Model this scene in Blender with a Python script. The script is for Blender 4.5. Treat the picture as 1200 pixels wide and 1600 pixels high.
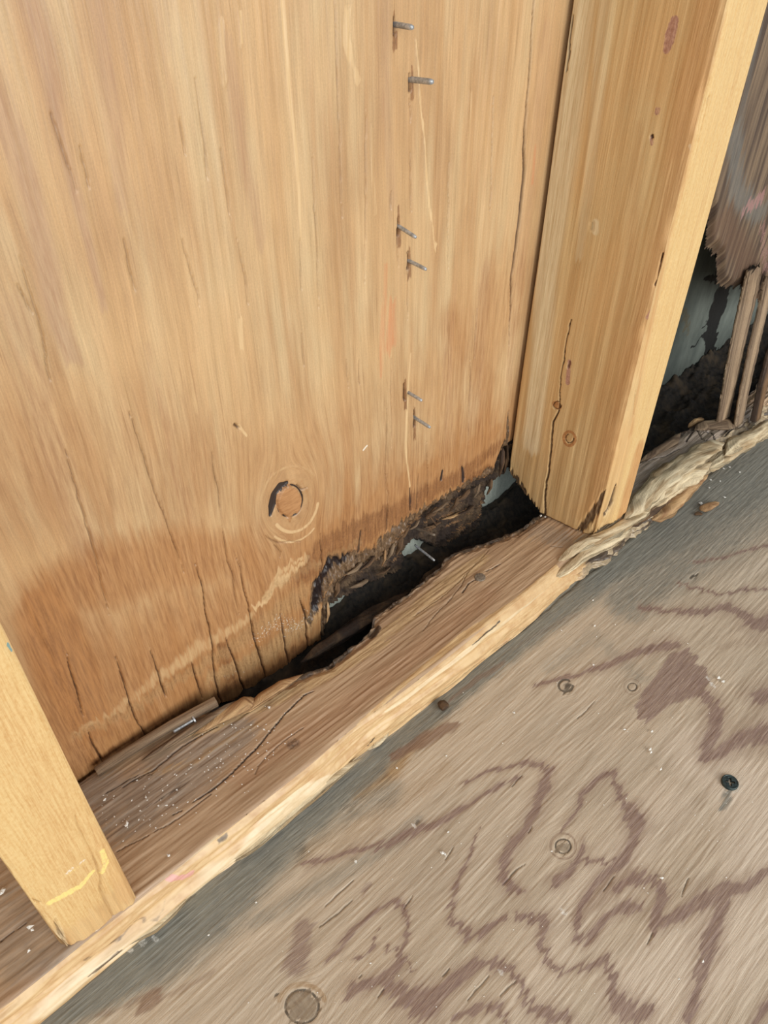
import bpy, math, random
import numpy as np

for o in list(bpy.data.objects):
    bpy.data.objects.remove(o)
scene = bpy.context.scene
col = scene.collection
rnd = random.Random(7)

# ------------------------------------------------------------------ camera
# metres. x runs along the wall, y goes into the wall, z is up; z = 0 is the top of the bottom plate.
FPX = 1202.0
AX = np.array([[0.73172357, 0.4465358, -0.51496252],
               [-0.68159602, 0.48239916, -0.55019806],
               [0.00273436, 0.7535893, 0.65733986]])
EYE = np.array([0.0, 0.0, 0.42517])
cd = bpy.data.cameras.new('camera')
cam = bpy.data.objects.new('camera', cd)
col.objects.link(cam)
from mathutils import Matrix, Vector
mw = Matrix([[*AX[0], EYE[0]], [*AX[1], EYE[1]], [*AX[2], EYE[2]], [0, 0, 0, 1]])
cam.matrix_world = mw
cd.sensor_fit = 'VERTICAL'
cd.sensor_height = 36.0
cd.sensor_width = 27.0
cd.lens = 36.0 * FPX / 1600.0
cd.clip_start = 0.01
cd.clip_end = 100
scene.camera = cam

# ------------------------------------------------------------------ light
w = bpy.data.worlds.new('daylight')
scene.world = w
w.use_nodes = True
bg = w.node_tree.nodes['Background']
bg.inputs[0].default_value = (0.86, 0.93, 1.0, 1)
bg.inputs[1].default_value = 0.52


def area(name, loc, target, sx, sy, power, color):
    l = bpy.data.lights.new(name, 'AREA')
    l.shape = 'RECTANGLE'
    l.size = sx
    l.size_y = sy
    l.energy = power
    l.color = color
    o = bpy.data.objects.new(name, l)
    o.location = loc
    d = Vector(target) - Vector(loc)
    o.rotation_euler = d.to_track_quat('-Z', 'Y').to_euler()
    col.objects.link(o)
    return o


area('daylight_from_doorway', (0.35, -2.5, 0.9), (0.3, 0.2, 0.1), 1.9, 2.1, 76, (1.0, 0.985, 0.96))
area('daylight_from_window', (-1.6, -1.6, 1.6), (0.2, 0.2, 0.1), 1.0, 1.2, 16, (0.93, 0.97, 1.0))

scene.view_settings.view_transform = 'Standard'
scene.view_settings.look = 'None'
scene.view_settings.gamma = 1
scene.view_settings.use_curve_mapping = False
scene.view_settings.exposure = 0.0

# ------------------------------------------------------------------ geometry of the place
YF = 0.2155      # front of the plate and of the studs
YW = 0.3035      # room side of the plywood wall
YS = 0.319       # siding outside
ZF = -0.038      # plywood floor


def un(px, py, ax, val):
    """a point read in the photograph, set on the plane axis = val"""
    d = AX @ np.array([px - 600.0, 800.0 - py, -FPX])
    t = (val - EYE[ax]) / d[ax]
    return EYE + t * d


def un_plane(px, py, p0, nrm):
    d = AX @ np.array([px - 600.0, 800.0 - py, -FPX])
    t = np.dot(p0 - EYE, nrm) / np.dot(d, nrm)
    return EYE + t * d


def hsh(ix, iy, seed):
    n = (ix.astype(np.int64) * 374761393 + iy.astype(np.int64) * 668265263 + seed * 1442695041) & 0xffffffff
    n = ((n ^ (n >> 13)) * 1274126177) & 0xffffffff
    n = (n ^ (n >> 16)) & 0xffffffff
    return n / 4294967295.0


def vn(x, y, seed=0):
    x, y = np.broadcast_arrays(np.asarray(x, float), np.asarray(y, float))
    ix = np.floor(x); iy = np.floor(y)
    fx = x - ix; fy = y - iy
    fx = fx * fx * (3 - 2 * fx); fy = fy * fy * (3 - 2 * fy)
    a = hsh(ix, iy, seed); b = hsh(ix + 1, iy, seed)
    c = hsh(ix, iy + 1, seed); d = hsh(ix + 1, iy + 1, seed)
    return (a + (b - a) * fx) * (1 - fy) + (c + (d - c) * fx) * fy


def fbm(x, y, seed=0, oct=3):
    s = 0; a = 0.5; t = 0
    for k in range(oct):
        s = s + a * vn(np.asarray(x) * 2 ** k, np.asarray(y) * 2 ** k, seed + 17 * k)
        t += a; a *= 0.5
    return s / t


def sst(x, lo, hi):
    t = np.clip((x - lo) / (hi - lo), 0, 1)
    return t * t * (3 - 2 * t)


def spaced(lo, hi, dlo, dhi, step, growth=1.25):
    """dense between dlo and dhi, growing coarser out to lo and hi"""
    n = max(2, int(round((dhi - dlo) / step)))
    mid = list(np.linspace(dlo, dhi, n + 1))
    s = step; x = dhi
    while x < hi:
        s *= growth; x = min(hi, x + s); mid.append(x)
    s = step; x = dlo; pre = []
    while x > lo:
        s *= growth; x = max(lo, x - s); pre.append(x)
    return np.array(pre[::-1] + mid)


class Paint:
    """masks on a flat sheet of a surface, in metres (a, b)"""
    def __init__(s, A, B, proj, wa=0, wb=0):
        s.A = A; s.B = B; s.proj = proj
        s.a1 = A[:, 0]; s.b1 = B[0, :]
        s.Aw = A + wa; s.Bw = B + wb
        s.m = {}

    def chan(s, k):
        if k not in s.m:
            s.m[k] = np.zeros_like(s.A)
        return s.m[k]

    def pts(s, px):
        q = [s.proj(x, y) for x, y in px]
        return np.array([[v[0], v[1]] for v in q]), np.array([v[2] for v in q])

    def line(s, k, px, wpx, st=1.0, soft=1.0, warp=True, minw=0.0, taper=False):
        P, sc = s.pts(px)
        if np.isscalar(wpx): wpx = [wpx] * len(px)
        W = np.maximum(np.array(wpx) * sc * 0.5, minw)
        pad = W.max() * (1 + soft) + (0.012 if warp else 0)
        i0, i1 = np.searchsorted(s.a1, [P[:, 0].min() - pad, P[:, 0].max() + pad])
        j0, j1 = np.searchsorted(s.b1, [P[:, 1].min() - pad, P[:, 1].max() + pad])
        if i1 <= i0 or j1 <= j0: return
        A = (s.Aw if warp else s.A)[i0:i1, j0:j1]; B = (s.Bw if warp else s.B)[i0:i1, j0:j1]
        if k == 'crack' and not warp:
            A = A + (fbm(B * 90, A * 6, 777, 3) - .5) * .0022
            B = B + (fbm(A * 90, B * 6, 778, 3) - .5) * .0022
        best = np.zeros_like(A)
        n = len(P) - 1
        for q in range(n):
            ax, ay = P[q]; bx, by = P[q + 1]
            dx, dy = bx - ax, by - ay
            L = dx * dx + dy * dy + 1e-12
            t = np.clip(((A - ax) * dx + (B - ay) * dy) / L, 0, 1)
            d = np.hypot(A - ax - t * dx, B - ay - t * dy)
            wd = W[q] + (W[q + 1] - W[q]) * t
            if taper:
                g = (q + t) / n
                wd = wd * np.clip(4 * g * (1 - g), 0.05, 1) ** 0.5
            best = np.maximum(best, 1 - sst(d, wd * max(0.0, 1 - soft * 0.5), wd * (1 + soft * 0.5)))
        c = s.chan(k)[i0:i1, j0:j1]
        c[:] = np.maximum(c, best * st)

    def poly(s, k, px, st=1.0, soft=0.002):
        P, _ = s.pts(px)
        A = s.Aw; B = s.Bw
        i0, i1 = np.searchsorted(s.a1, [P[:, 0].min() - 0.02, P[:, 0].max() + 0.02])
        j0, j1 = np.searchsorted(s.b1, [P[:, 1].min() - 0.02, P[:, 1].max() + 0.02])
        A = A[i0:i1, j0:j1]; B = B[i0:i1, j0:j1]
        inside = np.zeros(A.shape, bool); dmin = np.full(A.shape, 1e9)
        for q in range(len(P)):
            ax, ay = P[q]; bx, by = P[(q + 1) % len(P)]
            dx, dy = bx - ax, by - ay
            t = np.clip(((A - ax) * dx + (B - ay) * dy) / (dx * dx + dy * dy + 1e-12), 0, 1)
            dmin = np.minimum(dmin, np.hypot(A - ax - t * dx, B - ay - t * dy))
            c = ((ay > B) != (by > B)) & (A < (bx - ax) * (B - ay) / (by - ay + 1e-15) + ax)
            inside ^= c
        sd = np.where(inside, dmin, -dmin)
        c = s.chan(k)[i0:i1, j0:j1]
        c[:] = np.maximum(c, sst(sd, -soft, soft) * st)


def grid(name, V, mats, parent=None, attrs=None, keep=None, closed_u=False, smooth=True, caps=False):
    """V[nu, nv, 3] becomes one mesh; attrs: name -> [nu, nv] or [nu, nv, 3]"""
    nu, nv = V.shape[:2]
    idx = np.arange(nu * nv).reshape(nu, nv)
    if closed_u:
        idn = np.vstack([idx, idx[:1]])
    else:
        idn = idx
    q = np.stack([idn[:-1, :-1], idn[1:, :-1], idn[1:, 1:], idn[:-1, 1:]], -1).reshape(-1, 4)
    if keep is not None:
        q = q[keep.reshape(-1)]
        used = np.zeros(nu * nv, bool); used[q.reshape(-1)] = True
        remap = np.cumsum(used) - 1
        q = remap[q]
    else:
        used = np.ones(nu * nv, bool)
    co = V.reshape(-1, 3)[used]
    fl = q.reshape(-1)
    starts = np.arange(len(q)) * 4
    me = bpy.data.meshes.new(name)
    extra = []
    if caps and closed_u:
        extra = [list(idx[::-1, 0]), list(idx[:, -1])]
    nloop = len(fl) + sum(len(e) for e in extra)
    me.vertices.add(len(co)); me.vertices.foreach_set('co', co.astype(np.float32).reshape(-1))
    me.loops.add(nloop)
    lf = np.concatenate([fl] + [np.array(e) for e in extra]) if extra else fl
    me.loops.foreach_set('vertex_index', lf.astype(np.int32))
    st = list(starts); p = len(fl)
    for e in extra:
        st.append(p); p += len(e)
    me.polygons.add(len(st))
    me.polygons.foreach_set('loop_start', np.array(st, np.int32))
    me.update(calc_edges=True)
    me.validate()
    if smooth:
        me.polygons.foreach_set('use_smooth', np.ones(len(me.polygons), bool))
    for k, a in (attrs or {}).items():
        a = np.asarray(a)
        if a.ndim == 2:
            at = me.attributes.new(k, 'FLOAT', 'POINT')
            at.data.foreach_set('value', a.reshape(-1)[used].astype(np.float32))
        else:
            at = me.attributes.new(k, 'FLOAT_VECTOR', 'POINT')
            at.data.foreach_set('vector', a.reshape(-1, 3)[used].astype(np.float32).reshape(-1))
    me.materials.append(mats)
    o = bpy.data.objects.new(name, me)
    col.objects.link(o)
    if parent is not None: o.parent = parent
    return o


def tag(o, label=None, cat=None, group=None, kind=None):
    if label: o['label'] = label
    if cat: o['category'] = cat
    if group: o['group'] = group
    if kind: o['kind'] = kind
    return o


# ------------------------------------------------------------------ materials
def lin(r, g, b):
    f = lambda c: (c / 255 / 12.92) if c / 255 <= 0.04045 else ((c / 255 + 0.055) / 1.055) ** 2.4
    return (f(r), f(g), f(b), 1)


class NT:
    def __init__(s, name):
        s.mat = bpy.data.materials.new(name)
        s.mat.use_nodes = True
        s.t = s.mat.node_tree
        s.b = s.t.nodes['Principled BSDF']

    def put(s, inp, v):
        if v is None: return
        if hasattr(v, 'is_output'): s.t.links.new(v, inp)
        else: inp.default_value = v

    def vmul(s, v, k):
        n = s.t.nodes.new('ShaderNodeVectorMath'); n.operation = 'MULTIPLY'
        s.put(n.inputs[0], v); n.inputs[1].default_value = k
        return n.outputs[0]

    def vadd(s, v, k):
        n = s.t.nodes.new('ShaderNodeVectorMath'); n.operation = 'ADD'
        s.put(n.inputs[0], v); s.put(n.inputs[1], k)
        return n.outputs[0]

    def noise(s, v, detail=3, rough=0.55, scale=1.0, dist=0.0, colour=False):
        n = s.t.nodes.new('ShaderNodeTexNoise')
        s.put(n.inputs['Vector'], v); n.inputs['Scale'].default_value = scale
        n.inputs['Detail'].default_value = detail; n.inputs['Roughness'].default_value = rough
        n.inputs['Distortion'].default_value = dist
        return n.outputs['Color' if colour else 'Fac']

    def attr(s, k, vec=False):
        n = s.t.nodes.new('ShaderNodeAttribute'); n.attribute_name = k
        return n.outputs['Vector' if vec else 'Fac']

    def coord(s):
        n = s.t.nodes.new('ShaderNodeTexCoord'); return n.outputs['Object']

    def math(s, op, a, b=None, c=None, clamp=False):
        n = s.t.nodes.new('ShaderNodeMath'); n.operation = op; n.use_clamp = clamp
        s.put(n.inputs[0], a); s.put(n.inputs[1], b)
        if c is not None: s.put(n.inputs[2], c)
        return n.outputs[0]

    def step(s, v, lo, hi, a=0.0, b=1.0):
        n = s.t.nodes.new('ShaderNodeMapRange'); n.interpolation_type = 'SMOOTHSTEP'
        s.put(n.inputs[0], v); n.inputs[1].default_value = lo; n.inputs[2].default_value = hi
        n.inputs[3].default_value = a; n.inputs[4].default_value = b
        return n.outputs[0]

    def mix(s, f, a, b, mode='MIX'):
        n = s.t.nodes.new('ShaderNodeMix'); n.data_type = 'RGBA'; n.blend_type = mode
        s.put(n.inputs[0], f); s.put(n.inputs[6], a); s.put(n.inputs[7], b)
        return n.outputs[2]

    def over(s, base, mask, colr, n, amt=0.5, lo=0.3, hi=0.7, k=1.0):
        """colour over base where mask plus noise passes a threshold"""
        v = s.math('ADD', mask, s.math('MULTIPLY', s.math('SUBTRACT', n, 0.5), amt))
        # nothing where the mask is zero
        v = s.math('MULTIPLY', v, s.step(mask, 0.0, 0.08))
        f = s.step(v, lo, hi, 0.0, k)
        return s.mix(f, base, colr), f

    def bump(s, h, strength, dist=0.001, prev=None):
        n = s.t.nodes.new('ShaderNodeBump')
        n.inputs['Strength'].default_value = strength; n.inputs['Distance'].default_value = dist
        s.put(n.inputs['Height'], h)
        if prev is not None: s.put(n.inputs['Normal'], prev)
        return n.outputs[0]


def wood(name, c_light, c_dark, overlays=(), along=4.0, across=160.0, rough=0.6, fine=0.25, bands=(0.35, 0.65),
         bump=0.5, gr=None, spec=0.35, c_mid=None, blotch=0.15, soft_gr=False):
    t = NT(name)
    v = t.attr('gr', True) if gr is None else t.vmul(t.coord(), gr)
    wv = t.noise(t.vmul(v, (9, 30, 30)), 2, colour=True)
    v2 = t.vadd(v, t.vmul(wv, (0.0, 0.004, 0.0)))
    b1 = t.noise(t.vmul(v2, (along, across * 0.45, across * 0.45)), 4, 0.6)
    b2 = t.noise(t.vmul(v2, (along * 2.2, across * 2.4, across * 2.4)), 3, 0.6)
    b3 = t.noise(t.vmul(v2, (along * 10, across * 12, across * 12)), 3, 0.65)
    big = t.noise(t.vmul(v, (14, 26, 26)), 3, 0.5)
    base = t.mix(t.step(b1, bands[0], bands[1]), c_dark, c_light)
    if c_mid: base = t.mix(t.step(big, 0.35, 0.7, 0, 0.7), base, c_mid)
    m = t.math('ADD', t.math('MULTIPLY', t.math('SUBTRACT', b2, 0.5), fine * 2.2),
               t.math('MULTIPLY', t.math('SUBTRACT', b3, 0.5), fine * 2.6))
    m = t.math('ADD', m, t.math('MULTIPLY', t.math('SUBTRACT', big, 0.5), blotch * 2))
    spk = t.noise(t.vmul(v, (900, 1500, 1500)), 3, 0.7)
    m = t.math('ADD', m, t.math('MULTIPLY', t.math('SUBTRACT', spk, 0.5), fine * 2.2))
    m = t.math('ADD', m, 1.0)
    mm = t.t.nodes.new('ShaderNodeCombineXYZ')
    for i in range(3): t.t.links.new(m, mm.inputs[i])
    base = t.mix(1.0, base, mm.outputs[0], 'MULTIPLY')
    st1 = t.noise(t.vadd(t.vmul(v2, (along * 2.5, across * 6, across * 6)), (7.3, 2.1, 0.0)), 4, 0.7)
    st2 = t.noise(t.vadd(t.vmul(v2, (along * 1.6, across * 4, across * 4)), (17.3, 12.1, 0.0)), 4, 0.75)
    base = t.mix(t.step(st1, 0.56, 0.74, 0, fine * 3.2), base, t.mix(1.0, base, (0.55, 0.48, 0.42, 1), 'MULTIPLY'))
    base = t.mix(t.step(st2, 0.56, 0.76, 0, fine * 2.6), base, t.mix(1.0, base, (1.35, 1.38, 1.4, 1), 'MULTIPLY'))
    fr = t.noise(t.vmul(v2, (along * 9, across * 5, across * 5)), 3, 0.7)
    iso = t.noise(t.vmul(v, (500, 700, 700)), 4, 0.65)
    rg = rough
    mn = t.mix(0.5, fr, iso)
    for ov in overlays:
        k, c = ov[0], ov[1]
        amt = ov[2] if len(ov) > 2 else 0.6
        lo, hi = ov[3] if len(ov) > 3 else (0.3, 0.7)
        kk = ov[4] if len(ov) > 4 else 1.0
        n = fr if (len(ov) < 6 or ov[5] == 'fibre') else (iso if ov[5] == 'iso' else mn)
        cc = t.mix(t.step(n, 0.35, 0.7), c[0], c[1]) if isinstance(c[0], tuple) else c
        base, f = t.over(base, t.attr(k), cc, n, amt, lo, hi, kk)
    t.put(t.b.inputs['Base Color'], base)
    t.b.inputs['Specular IOR Level'].default_value = spec
    t.put(t.b.inputs['Roughness'], t.step(b2, 0.3, 0.7, rough - 0.08, rough + 0.1))
    bp = t.bump(b2, bump, 0.0006)
    bp = t.bump(b3, bump * 0.9, 0.0003, bp)
    t.put(t.b.inputs['Normal'], bp)
    return t.mat


M = {}
M['plywood'] = wood('honey_plywood', lin(199, 171, 129), lin(178, 140, 98), c_mid=lin(192, 156, 111), fine=0.18, blotch=0.1,
    along=4.5, across=110, rough=0.42, spec=0.5, bump=0.35, overlays=(
    ('band', (lin(176, 144, 116), lin(160, 122, 92)), 1.1, (0.1, 1.2), 0.75),
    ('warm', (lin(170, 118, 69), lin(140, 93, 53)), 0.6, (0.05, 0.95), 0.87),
    ('pale', (lin(222, 192, 146), lin(206, 172, 124)), 1.6, (0.4, 1.1), 0.85),
    ('red', lin(200, 118, 76), 1.2, (0.2, 1.2), 0.55),
    ('soot_shade', (lin(140, 94, 56), lin(100, 66, 42)), 1.2, (0.15, 1.0), 0.8, 'mn'),
    ('weather', (lin(190, 154, 108), lin(126, 92, 58)), 1.3, (0.2, 1.0), 0.75, 'mn'),
    ('rot', (lin(122, 98, 72), lin(42, 35, 33)), 1.6, (0.25, 0.8), 0.93, 'mn'),
    ('white', lin(226, 216, 196), 1.6, (0.75, 0.95), 0.9, 'iso'),
    ('black', lin(34, 26, 26), 0.8, (0.3, 0.7), 0.97),
    ('knot', (lin(182, 134, 88), lin(156, 108, 66)), 0.6, (0.3, 0.7), 0.9, 'iso'),
    ('crack', lin(70, 44, 26), 0.15, (0.1, 1.05), 0.95)))
M['rot'] = wood('rotted_plywood_core', lin(98, 78, 56), lin(48, 37, 30), fine=0.4, along=60, across=120, rough=0.85, bump=1.0, blotch=0.5,
    bands=(0.4, 0.75), overlays=(
    ('warm', (lin(160, 122, 82), lin(96, 66, 42)), 1.2, (0.4, 0.8)),
    ('black', lin(24, 20, 18), 0.8, (0.3, 0.7))))
M['stud'] = wood('fir_stud', lin(216, 184, 132), lin(196, 158, 106), fine=0.14, along=5, across=190, rough=0.5, bump=0.6, blotch=0.08,
    c_mid=lin(206, 164, 110), overlays=(
    ('pale', (lin(232, 212, 172), lin(206, 182, 138)), 0.7, (0.2, 0.8), 0.85),
    ('edge', (lin(222, 192, 136), lin(204, 162, 102)), 0.8, (0.1, 1.0), 0.95, 'mn'),
    ('warm', (lin(200, 146, 92), lin(172, 120, 72)), 0.7, (0.15, 1.1), 0.8),
    ('pink', (lin(190, 144, 128), lin(150, 98, 88)), 1.3, (0.35, 0.9), 0.8, 'iso'),
    ('yellow', lin(244, 220, 136), 1.8, (0.45, 1.1), 0.8, 'iso'),
    ('white', lin(240, 232, 216), 1.6, (0.5, 1.0), 0.9, 'iso'),
    ('teal', lin(96, 150, 156), 0.4, (0.3, 0.7), 0.8, 'iso'),
    ('dirt_dark', (lin(96, 72, 50), lin(58, 42, 32)), 0.9, (0.3, 0.75), 0.9),
    ('knot', (lin(186, 128, 74), lin(150, 96, 56)), 0.6, (0.3, 0.7), 0.85, 'iso'),
    ('crack', lin(72, 46, 26), 0.15, (0.1, 1.05), 0.92)))
M['plate'] = wood('weathered_plate', lin(188, 158, 125), lin(166, 135, 104), fine=0.09, along=7, across=90, rough=0.42, spec=0.6, bump=0.5,
    blotch=0.12, overlays=(
    ('grey', (lin(162, 148, 132), lin(132, 118, 104)), 0.9, (0.15, 0.95), 0.85),
    ('pale', (lin(206, 176, 130), lin(160, 128, 92)), 1.5, (0.45, 0.8), 0.85),
    ('warm', (lin(178, 138, 104), lin(158, 120, 90)), 0.7, (0.1, 1.1), 0.7),
    ('face', (lin(214, 182, 134), lin(192, 152, 104)), 0.25, (0.35, 0.65), 1.0),
    ('facelight', (lin(228, 206, 168), lin(210, 184, 142)), 0.9, (0.15, 0.9), 0.95),
    ('rotgrey', (lin(184, 164, 130), lin(128, 108, 84)), 0.9, (0.3, 0.7), 0.95),
    ('pink', lin(214, 150, 150), 0.6, (0.3, 0.8), 0.7, 'iso'),
    ('dirt_dark', (lin(84, 68, 54), lin(52, 42, 34)), 0.9, (0.35, 0.75), 0.9),
    ('knot', (lin(120, 96, 78), lin(84, 66, 54)), 0.6, (0.3, 0.7), 0.85, 'iso'),
    ('white', lin(234, 230, 222), 1.8, (0.95, 1.12), 0.9, 'iso'),
    ('crack', lin(52, 40, 30), 0.15, (0.1, 1.0), 0.92)))
M['floor'] = wood('weathered_floor_plywood', lin(204, 187, 163), lin(184, 166, 142), fine=0.135, along=10, across=260, rough=0.55, spec=0.4,
    bump=0.7, blotch=0.1, c_mid=lin(196, 177, 152), overlays=(
    ('pale', lin(220, 202, 180), 0.5, (0.2, 1.0), 0.7),
    ('warm', (lin(176, 142, 96), lin(148, 112, 72)), 0.8, (0.25, 0.9), 0.85),
    ('grey', (lin(132, 132, 122), lin(106, 108, 102)), 0.8, (0.1, 1.0), 0.88),
    ('brown', (lin(138, 106, 84), lin(120, 90, 72)), 0.6, (0.2, 0.9), 0.75),
    ('ringhalo', lin(158, 134, 114), 0.9, (0.2, 1.1), 0.6),
    ('ring', (lin(148, 121, 108), lin(126, 100, 92)), 1.2, (0.2, 1.05), 0.82),
    ('dirt_dark', (lin(92, 82, 68), lin(64, 58, 50)), 0.9, (0.3, 0.8), 0.85),
    ('white', lin(232, 228, 218), 1.2, (0.6, 0.95), 0.8, 'iso'),
    ('knot', (lin(150, 134, 112), lin(124, 108, 90)), 0.6, (0.3, 0.7), 0.8, 'iso'),
    ('crack', lin(84, 68, 54), 0.2, (0.1, 1.1), 0.8)))
M['greyply'] = wood('dark_weathered_plywood', lin(124, 104, 82), lin(78, 62, 50), fine=0.2, along=5, across=300, rough=0.6, bump=1.0,
    blotch=0.25, bands=(0.4, 0.6), overlays=(
    ('grey', (lin(126, 124, 116), lin(92, 88, 82)), 1.0, (0.3, 0.9), 0.7),
    ('warm', (lin(112, 82, 60), lin(84, 60, 46)), 0.9, (0.2, 1.1), 0.7),
    ('pink', lin(164, 122, 116), 1.2, (0.4, 0.8), 0.7, 'iso'),
    ('black', lin(30, 25, 22), 0.8, (0.3, 0.7), 0.95)))
M['chip'] = wood('split_wood', lin(200, 164, 118), lin(146, 108, 72), fine=0.25, along=20, across=420, rough=0.6, bump=1.0)
M['palechip'] = wood('pale_rotted_fibre', lin(222, 204, 168), lin(160, 134, 98), fine=0.28, along=20, across=330, rough=0.7, bump=1.2)
M['darkchip'] = wood('dark_rotted_fibre', lin(118, 90, 62), lin(64, 48, 36), fine=0.35, along=20, across=330, rough=0.75, bump=1.2)
M['greychip'] = wood('grey_split_fibre', lin(158, 134, 106), lin(98, 78, 60), fine=0.3, along=8, across=420, rough=0.7, bump=1.2)


def plain(name, c1, c2, rough=0.8, metal=0.0, scale=200, bump=0.4, blots=None):
    t = NT(name)
    n = t.noise(t.vmul(t.coord(), (scale,) * 3), 4, 0.6)
    n2 = t.noise(t.vmul(t.coord(), (scale * .12,) * 3), 3, 0.6)
    c = t.mix(t.step(n, 0.35, 0.65), c1, c2)
    if blots: c = t.mix(t.step(n2, 0.5, 0.66, 0, 0.8), c, blots)
    t.put(t.b.inputs['Base Color'], c)
    t.b.inputs['Roughness'].default_value = rough
    t.b.inputs['Metallic'].default_value = metal
    t.put(t.b.inputs['Normal'], t.bump(n, bump, 0.0004))
    return t.mat


M['siding'] = wood('grey_green_siding', lin(108, 114, 106), lin(82, 88, 82), fine=0.12, along=12, across=60, rough=0.7, bump=0.4, blotch=0.3, overlays=(
    ('light', (lin(190, 196, 184), lin(150, 158, 146)), 0.6, (0.2, 0.9), 0.95, 'mn'),
    ('stain', (lin(118, 106, 80), lin(80, 72, 54)), 0.9, (0.2, 0.9), 0.85, 'mn'),
    ('black', lin(22, 20, 18), 0.8, (0.3, 0.6), 0.97, 'mn')))
M['debris'] = plain('dark_rotted_debris', lin(46, 38, 28), lin(22, 18, 14), 0.9, 0, 300, 1.0, lin(74, 60, 42))
M['steel'] = plain('dull_steel', lin(196, 198, 198), lin(150, 154, 156), 0.38, 0.45, 500, 0.2)
M['darksteel'] = plain('dark_coated_steel', lin(74, 86, 84), lin(48, 58, 58), 0.4, 0.6, 600, 0.3)
M['rust'] = plain('dull_grey_nail_head', lin(140, 128, 112), lin(108, 96, 82), 0.6, 0.1, 700, 0.6)
M['crumb'] = plain('white_plaster_crumbs', lin(238, 236, 228), lin(214, 210, 200), 0.8, 0, 500, 0.2)

# ------------------------------------------------------------------ floor
fx = spaced(-0.9, 1.7, -0.07, 0.78, 0.00065, 1.3)
fy = spaced(-1.0, YS, -0.05, 0.222, 0.00055, 1.3)
A, B = np.meshgrid(fx, fy, indexing='ij')


def pf(px, py):
    p = un(px, py, 2, ZF)
    return p[0], p[1], np.linalg.norm(p - EYE) / FPX


# fibres run along x: feather every edge along the grain
warpa = (fbm(A * 40, B * 650, 3, 3) - 0.5) * 0.014 + (vn(A * 12, B * 60, 5) - 0.5) * 0.004
warpb = (fbm(A * 90, B * 90, 9, 2) - 0.5) * 0.003
P = Paint(A, B, pf, warpa, warpb)
rings = [
    ([(720,1226),(765,1206),(800,1200),(825,1193),(850,1196),(860,1202),(855,1222),(848,1240),(840,1265),(820,1295),(800,1320),(787,1345),(787,1370),(800,1385),(815,1392)], [5,6,6,6,10,14,14,14,13,12,12,12,14,16,10]),
    ([(878,1297),(900,1270),(910,1240),(930,1220),(955,1207),(967,1225),(972,1245),(985,1262),(993,1278),(987,1315),(975,1345),(950,1365),(925,1390),(910,1415),(900,1445),(905,1467),(920,1469),(935,1450),(950,1430),(970,1417),(995,1412)], [3,6,7,8,12,8,10,20,24,12,14,14,10,8,8,10,14,10,9,12,16]),
    ([(960,1390),(985,1378),(1005,1372),(1030,1376),(1038,1395),(1030,1415),(1020,1440),(1017,1462)], [8,12,12,14,16,14,14,6]),
    ([(1022,1440),(1050,1432),(1080,1420),(1105,1405),(1130,1395),(1165,1385),(1200,1362)], [14,12,16,26,20,14,10]),
    ([(1128,1412),(1120,1435),(1105,1475),(1095,1510),(1092,1545),(1080,1580),(1070,1605)], [14,14,22,14,12,12,8]),
    ([(750,1295),(735,1335),(715,1375),(703,1410),(708,1440),(720,1457),(745,1464),(765,1450),(790,1435)], [2,4,5,6,9,12,12,8,5]),
    ([(808,1428),(830,1432),(848,1436),(850,1450),(845,1475),(855,1500),(875,1515),(910,1515),(945,1505),(955,1525),(960,1550),(972,1572),(1000,1582),(1015,1576)], [6,14,16,9,8,10,8,8,10,12,20,28,22,12]),
    ([(600,1545),(630,1560),(660,1572),(700,1540),(725,1520),(750,1508),(785,1508),(800,1525),(820,1545),(830,1575),(840,1590),(880,1595)], [20,30,40,18,14,12,14,10,10,12,16,16]),
    ([(534,1567),(551,1544),(576,1537),(604,1525),(621,1504),(628,1476),(637,1430),(632,1406),(607,1409),(579,1427),(555,1448),(530,1486),(513,1500)], [3,16,14,14,10,6,4,9,7,6,6,6,3]),
    ([(590,1451),(586,1472),(576,1486),(558,1493)], 4),
    ([(709,1591),(733,1577),(758,1570),(782,1577),(790,1598)], [6,10,10,12,6]),
    ([(840,1070),(900,1055),(950,1040),(990,1020),(1020,1012),(1050,1008)], [6,8,12,12,16,20]),
    ([(1100,1080),(1120,1105),(1117,1140),(1103,1168),(1106,1188),(1130,1172),(1165,1152),(1205,1145)], [18,18,18,18,14,16,26,34]),
    ([(1205,1082),(1185,1092)], 22),
    ([(1000,948),(1050,955),(1100,957),(1140,950),(1165,960),(1182,975),(1205,968)], [6,10,12,14,16,26,22]),
    ([(1060,912),(1100,925),(1140,930),(1165,922),(1205,918)], 5),
    ([(1080,880),(1130,872),(1165,862),(1205,852)], 4),
    ([(470,1350),(520,1340),(560,1325),(600,1320),(630,1306),(665,1296),(700,1277),(740,1252),(775,1232),(815,1212)], [6,8,8,10,12,10,8,7,6,4]),
    ([(870,1378),(890,1362),(905,1340),(915,1315)], [14,10,6,8]),
    ([(900,1345),(930,1345),(955,1350)], 8),
    ([(1180,1600),(1190,1575),(1205,1560)], 8),
    ([(640,1520),(620,1490),(600,1480)], 4),
]
for px, wd in rings:
    P.line('ring', px, [q * 1.05 for q in wd] if not np.isscalar(wd) else wd, 0.9, 0.9)
    P.line('ringhalo', px, [q * 2.6 for q in wd] if not np.isscalar(wd) else wd * 2.6, 0.8, 1.4)
P.poly('ring', [(990,1102),(1015,1065),(1045,1025),(1075,1012),(1108,1050),(1104,1082),(1050,1100),(1015,1128),(995,1122)], 0.95)
P.line('ring', [(474,1450), (466,1500)], [30, 40], 0.8, 1.0)
P.line('ring', [(576,1380), (566,1395)], 10, 0.7, 1)
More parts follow.
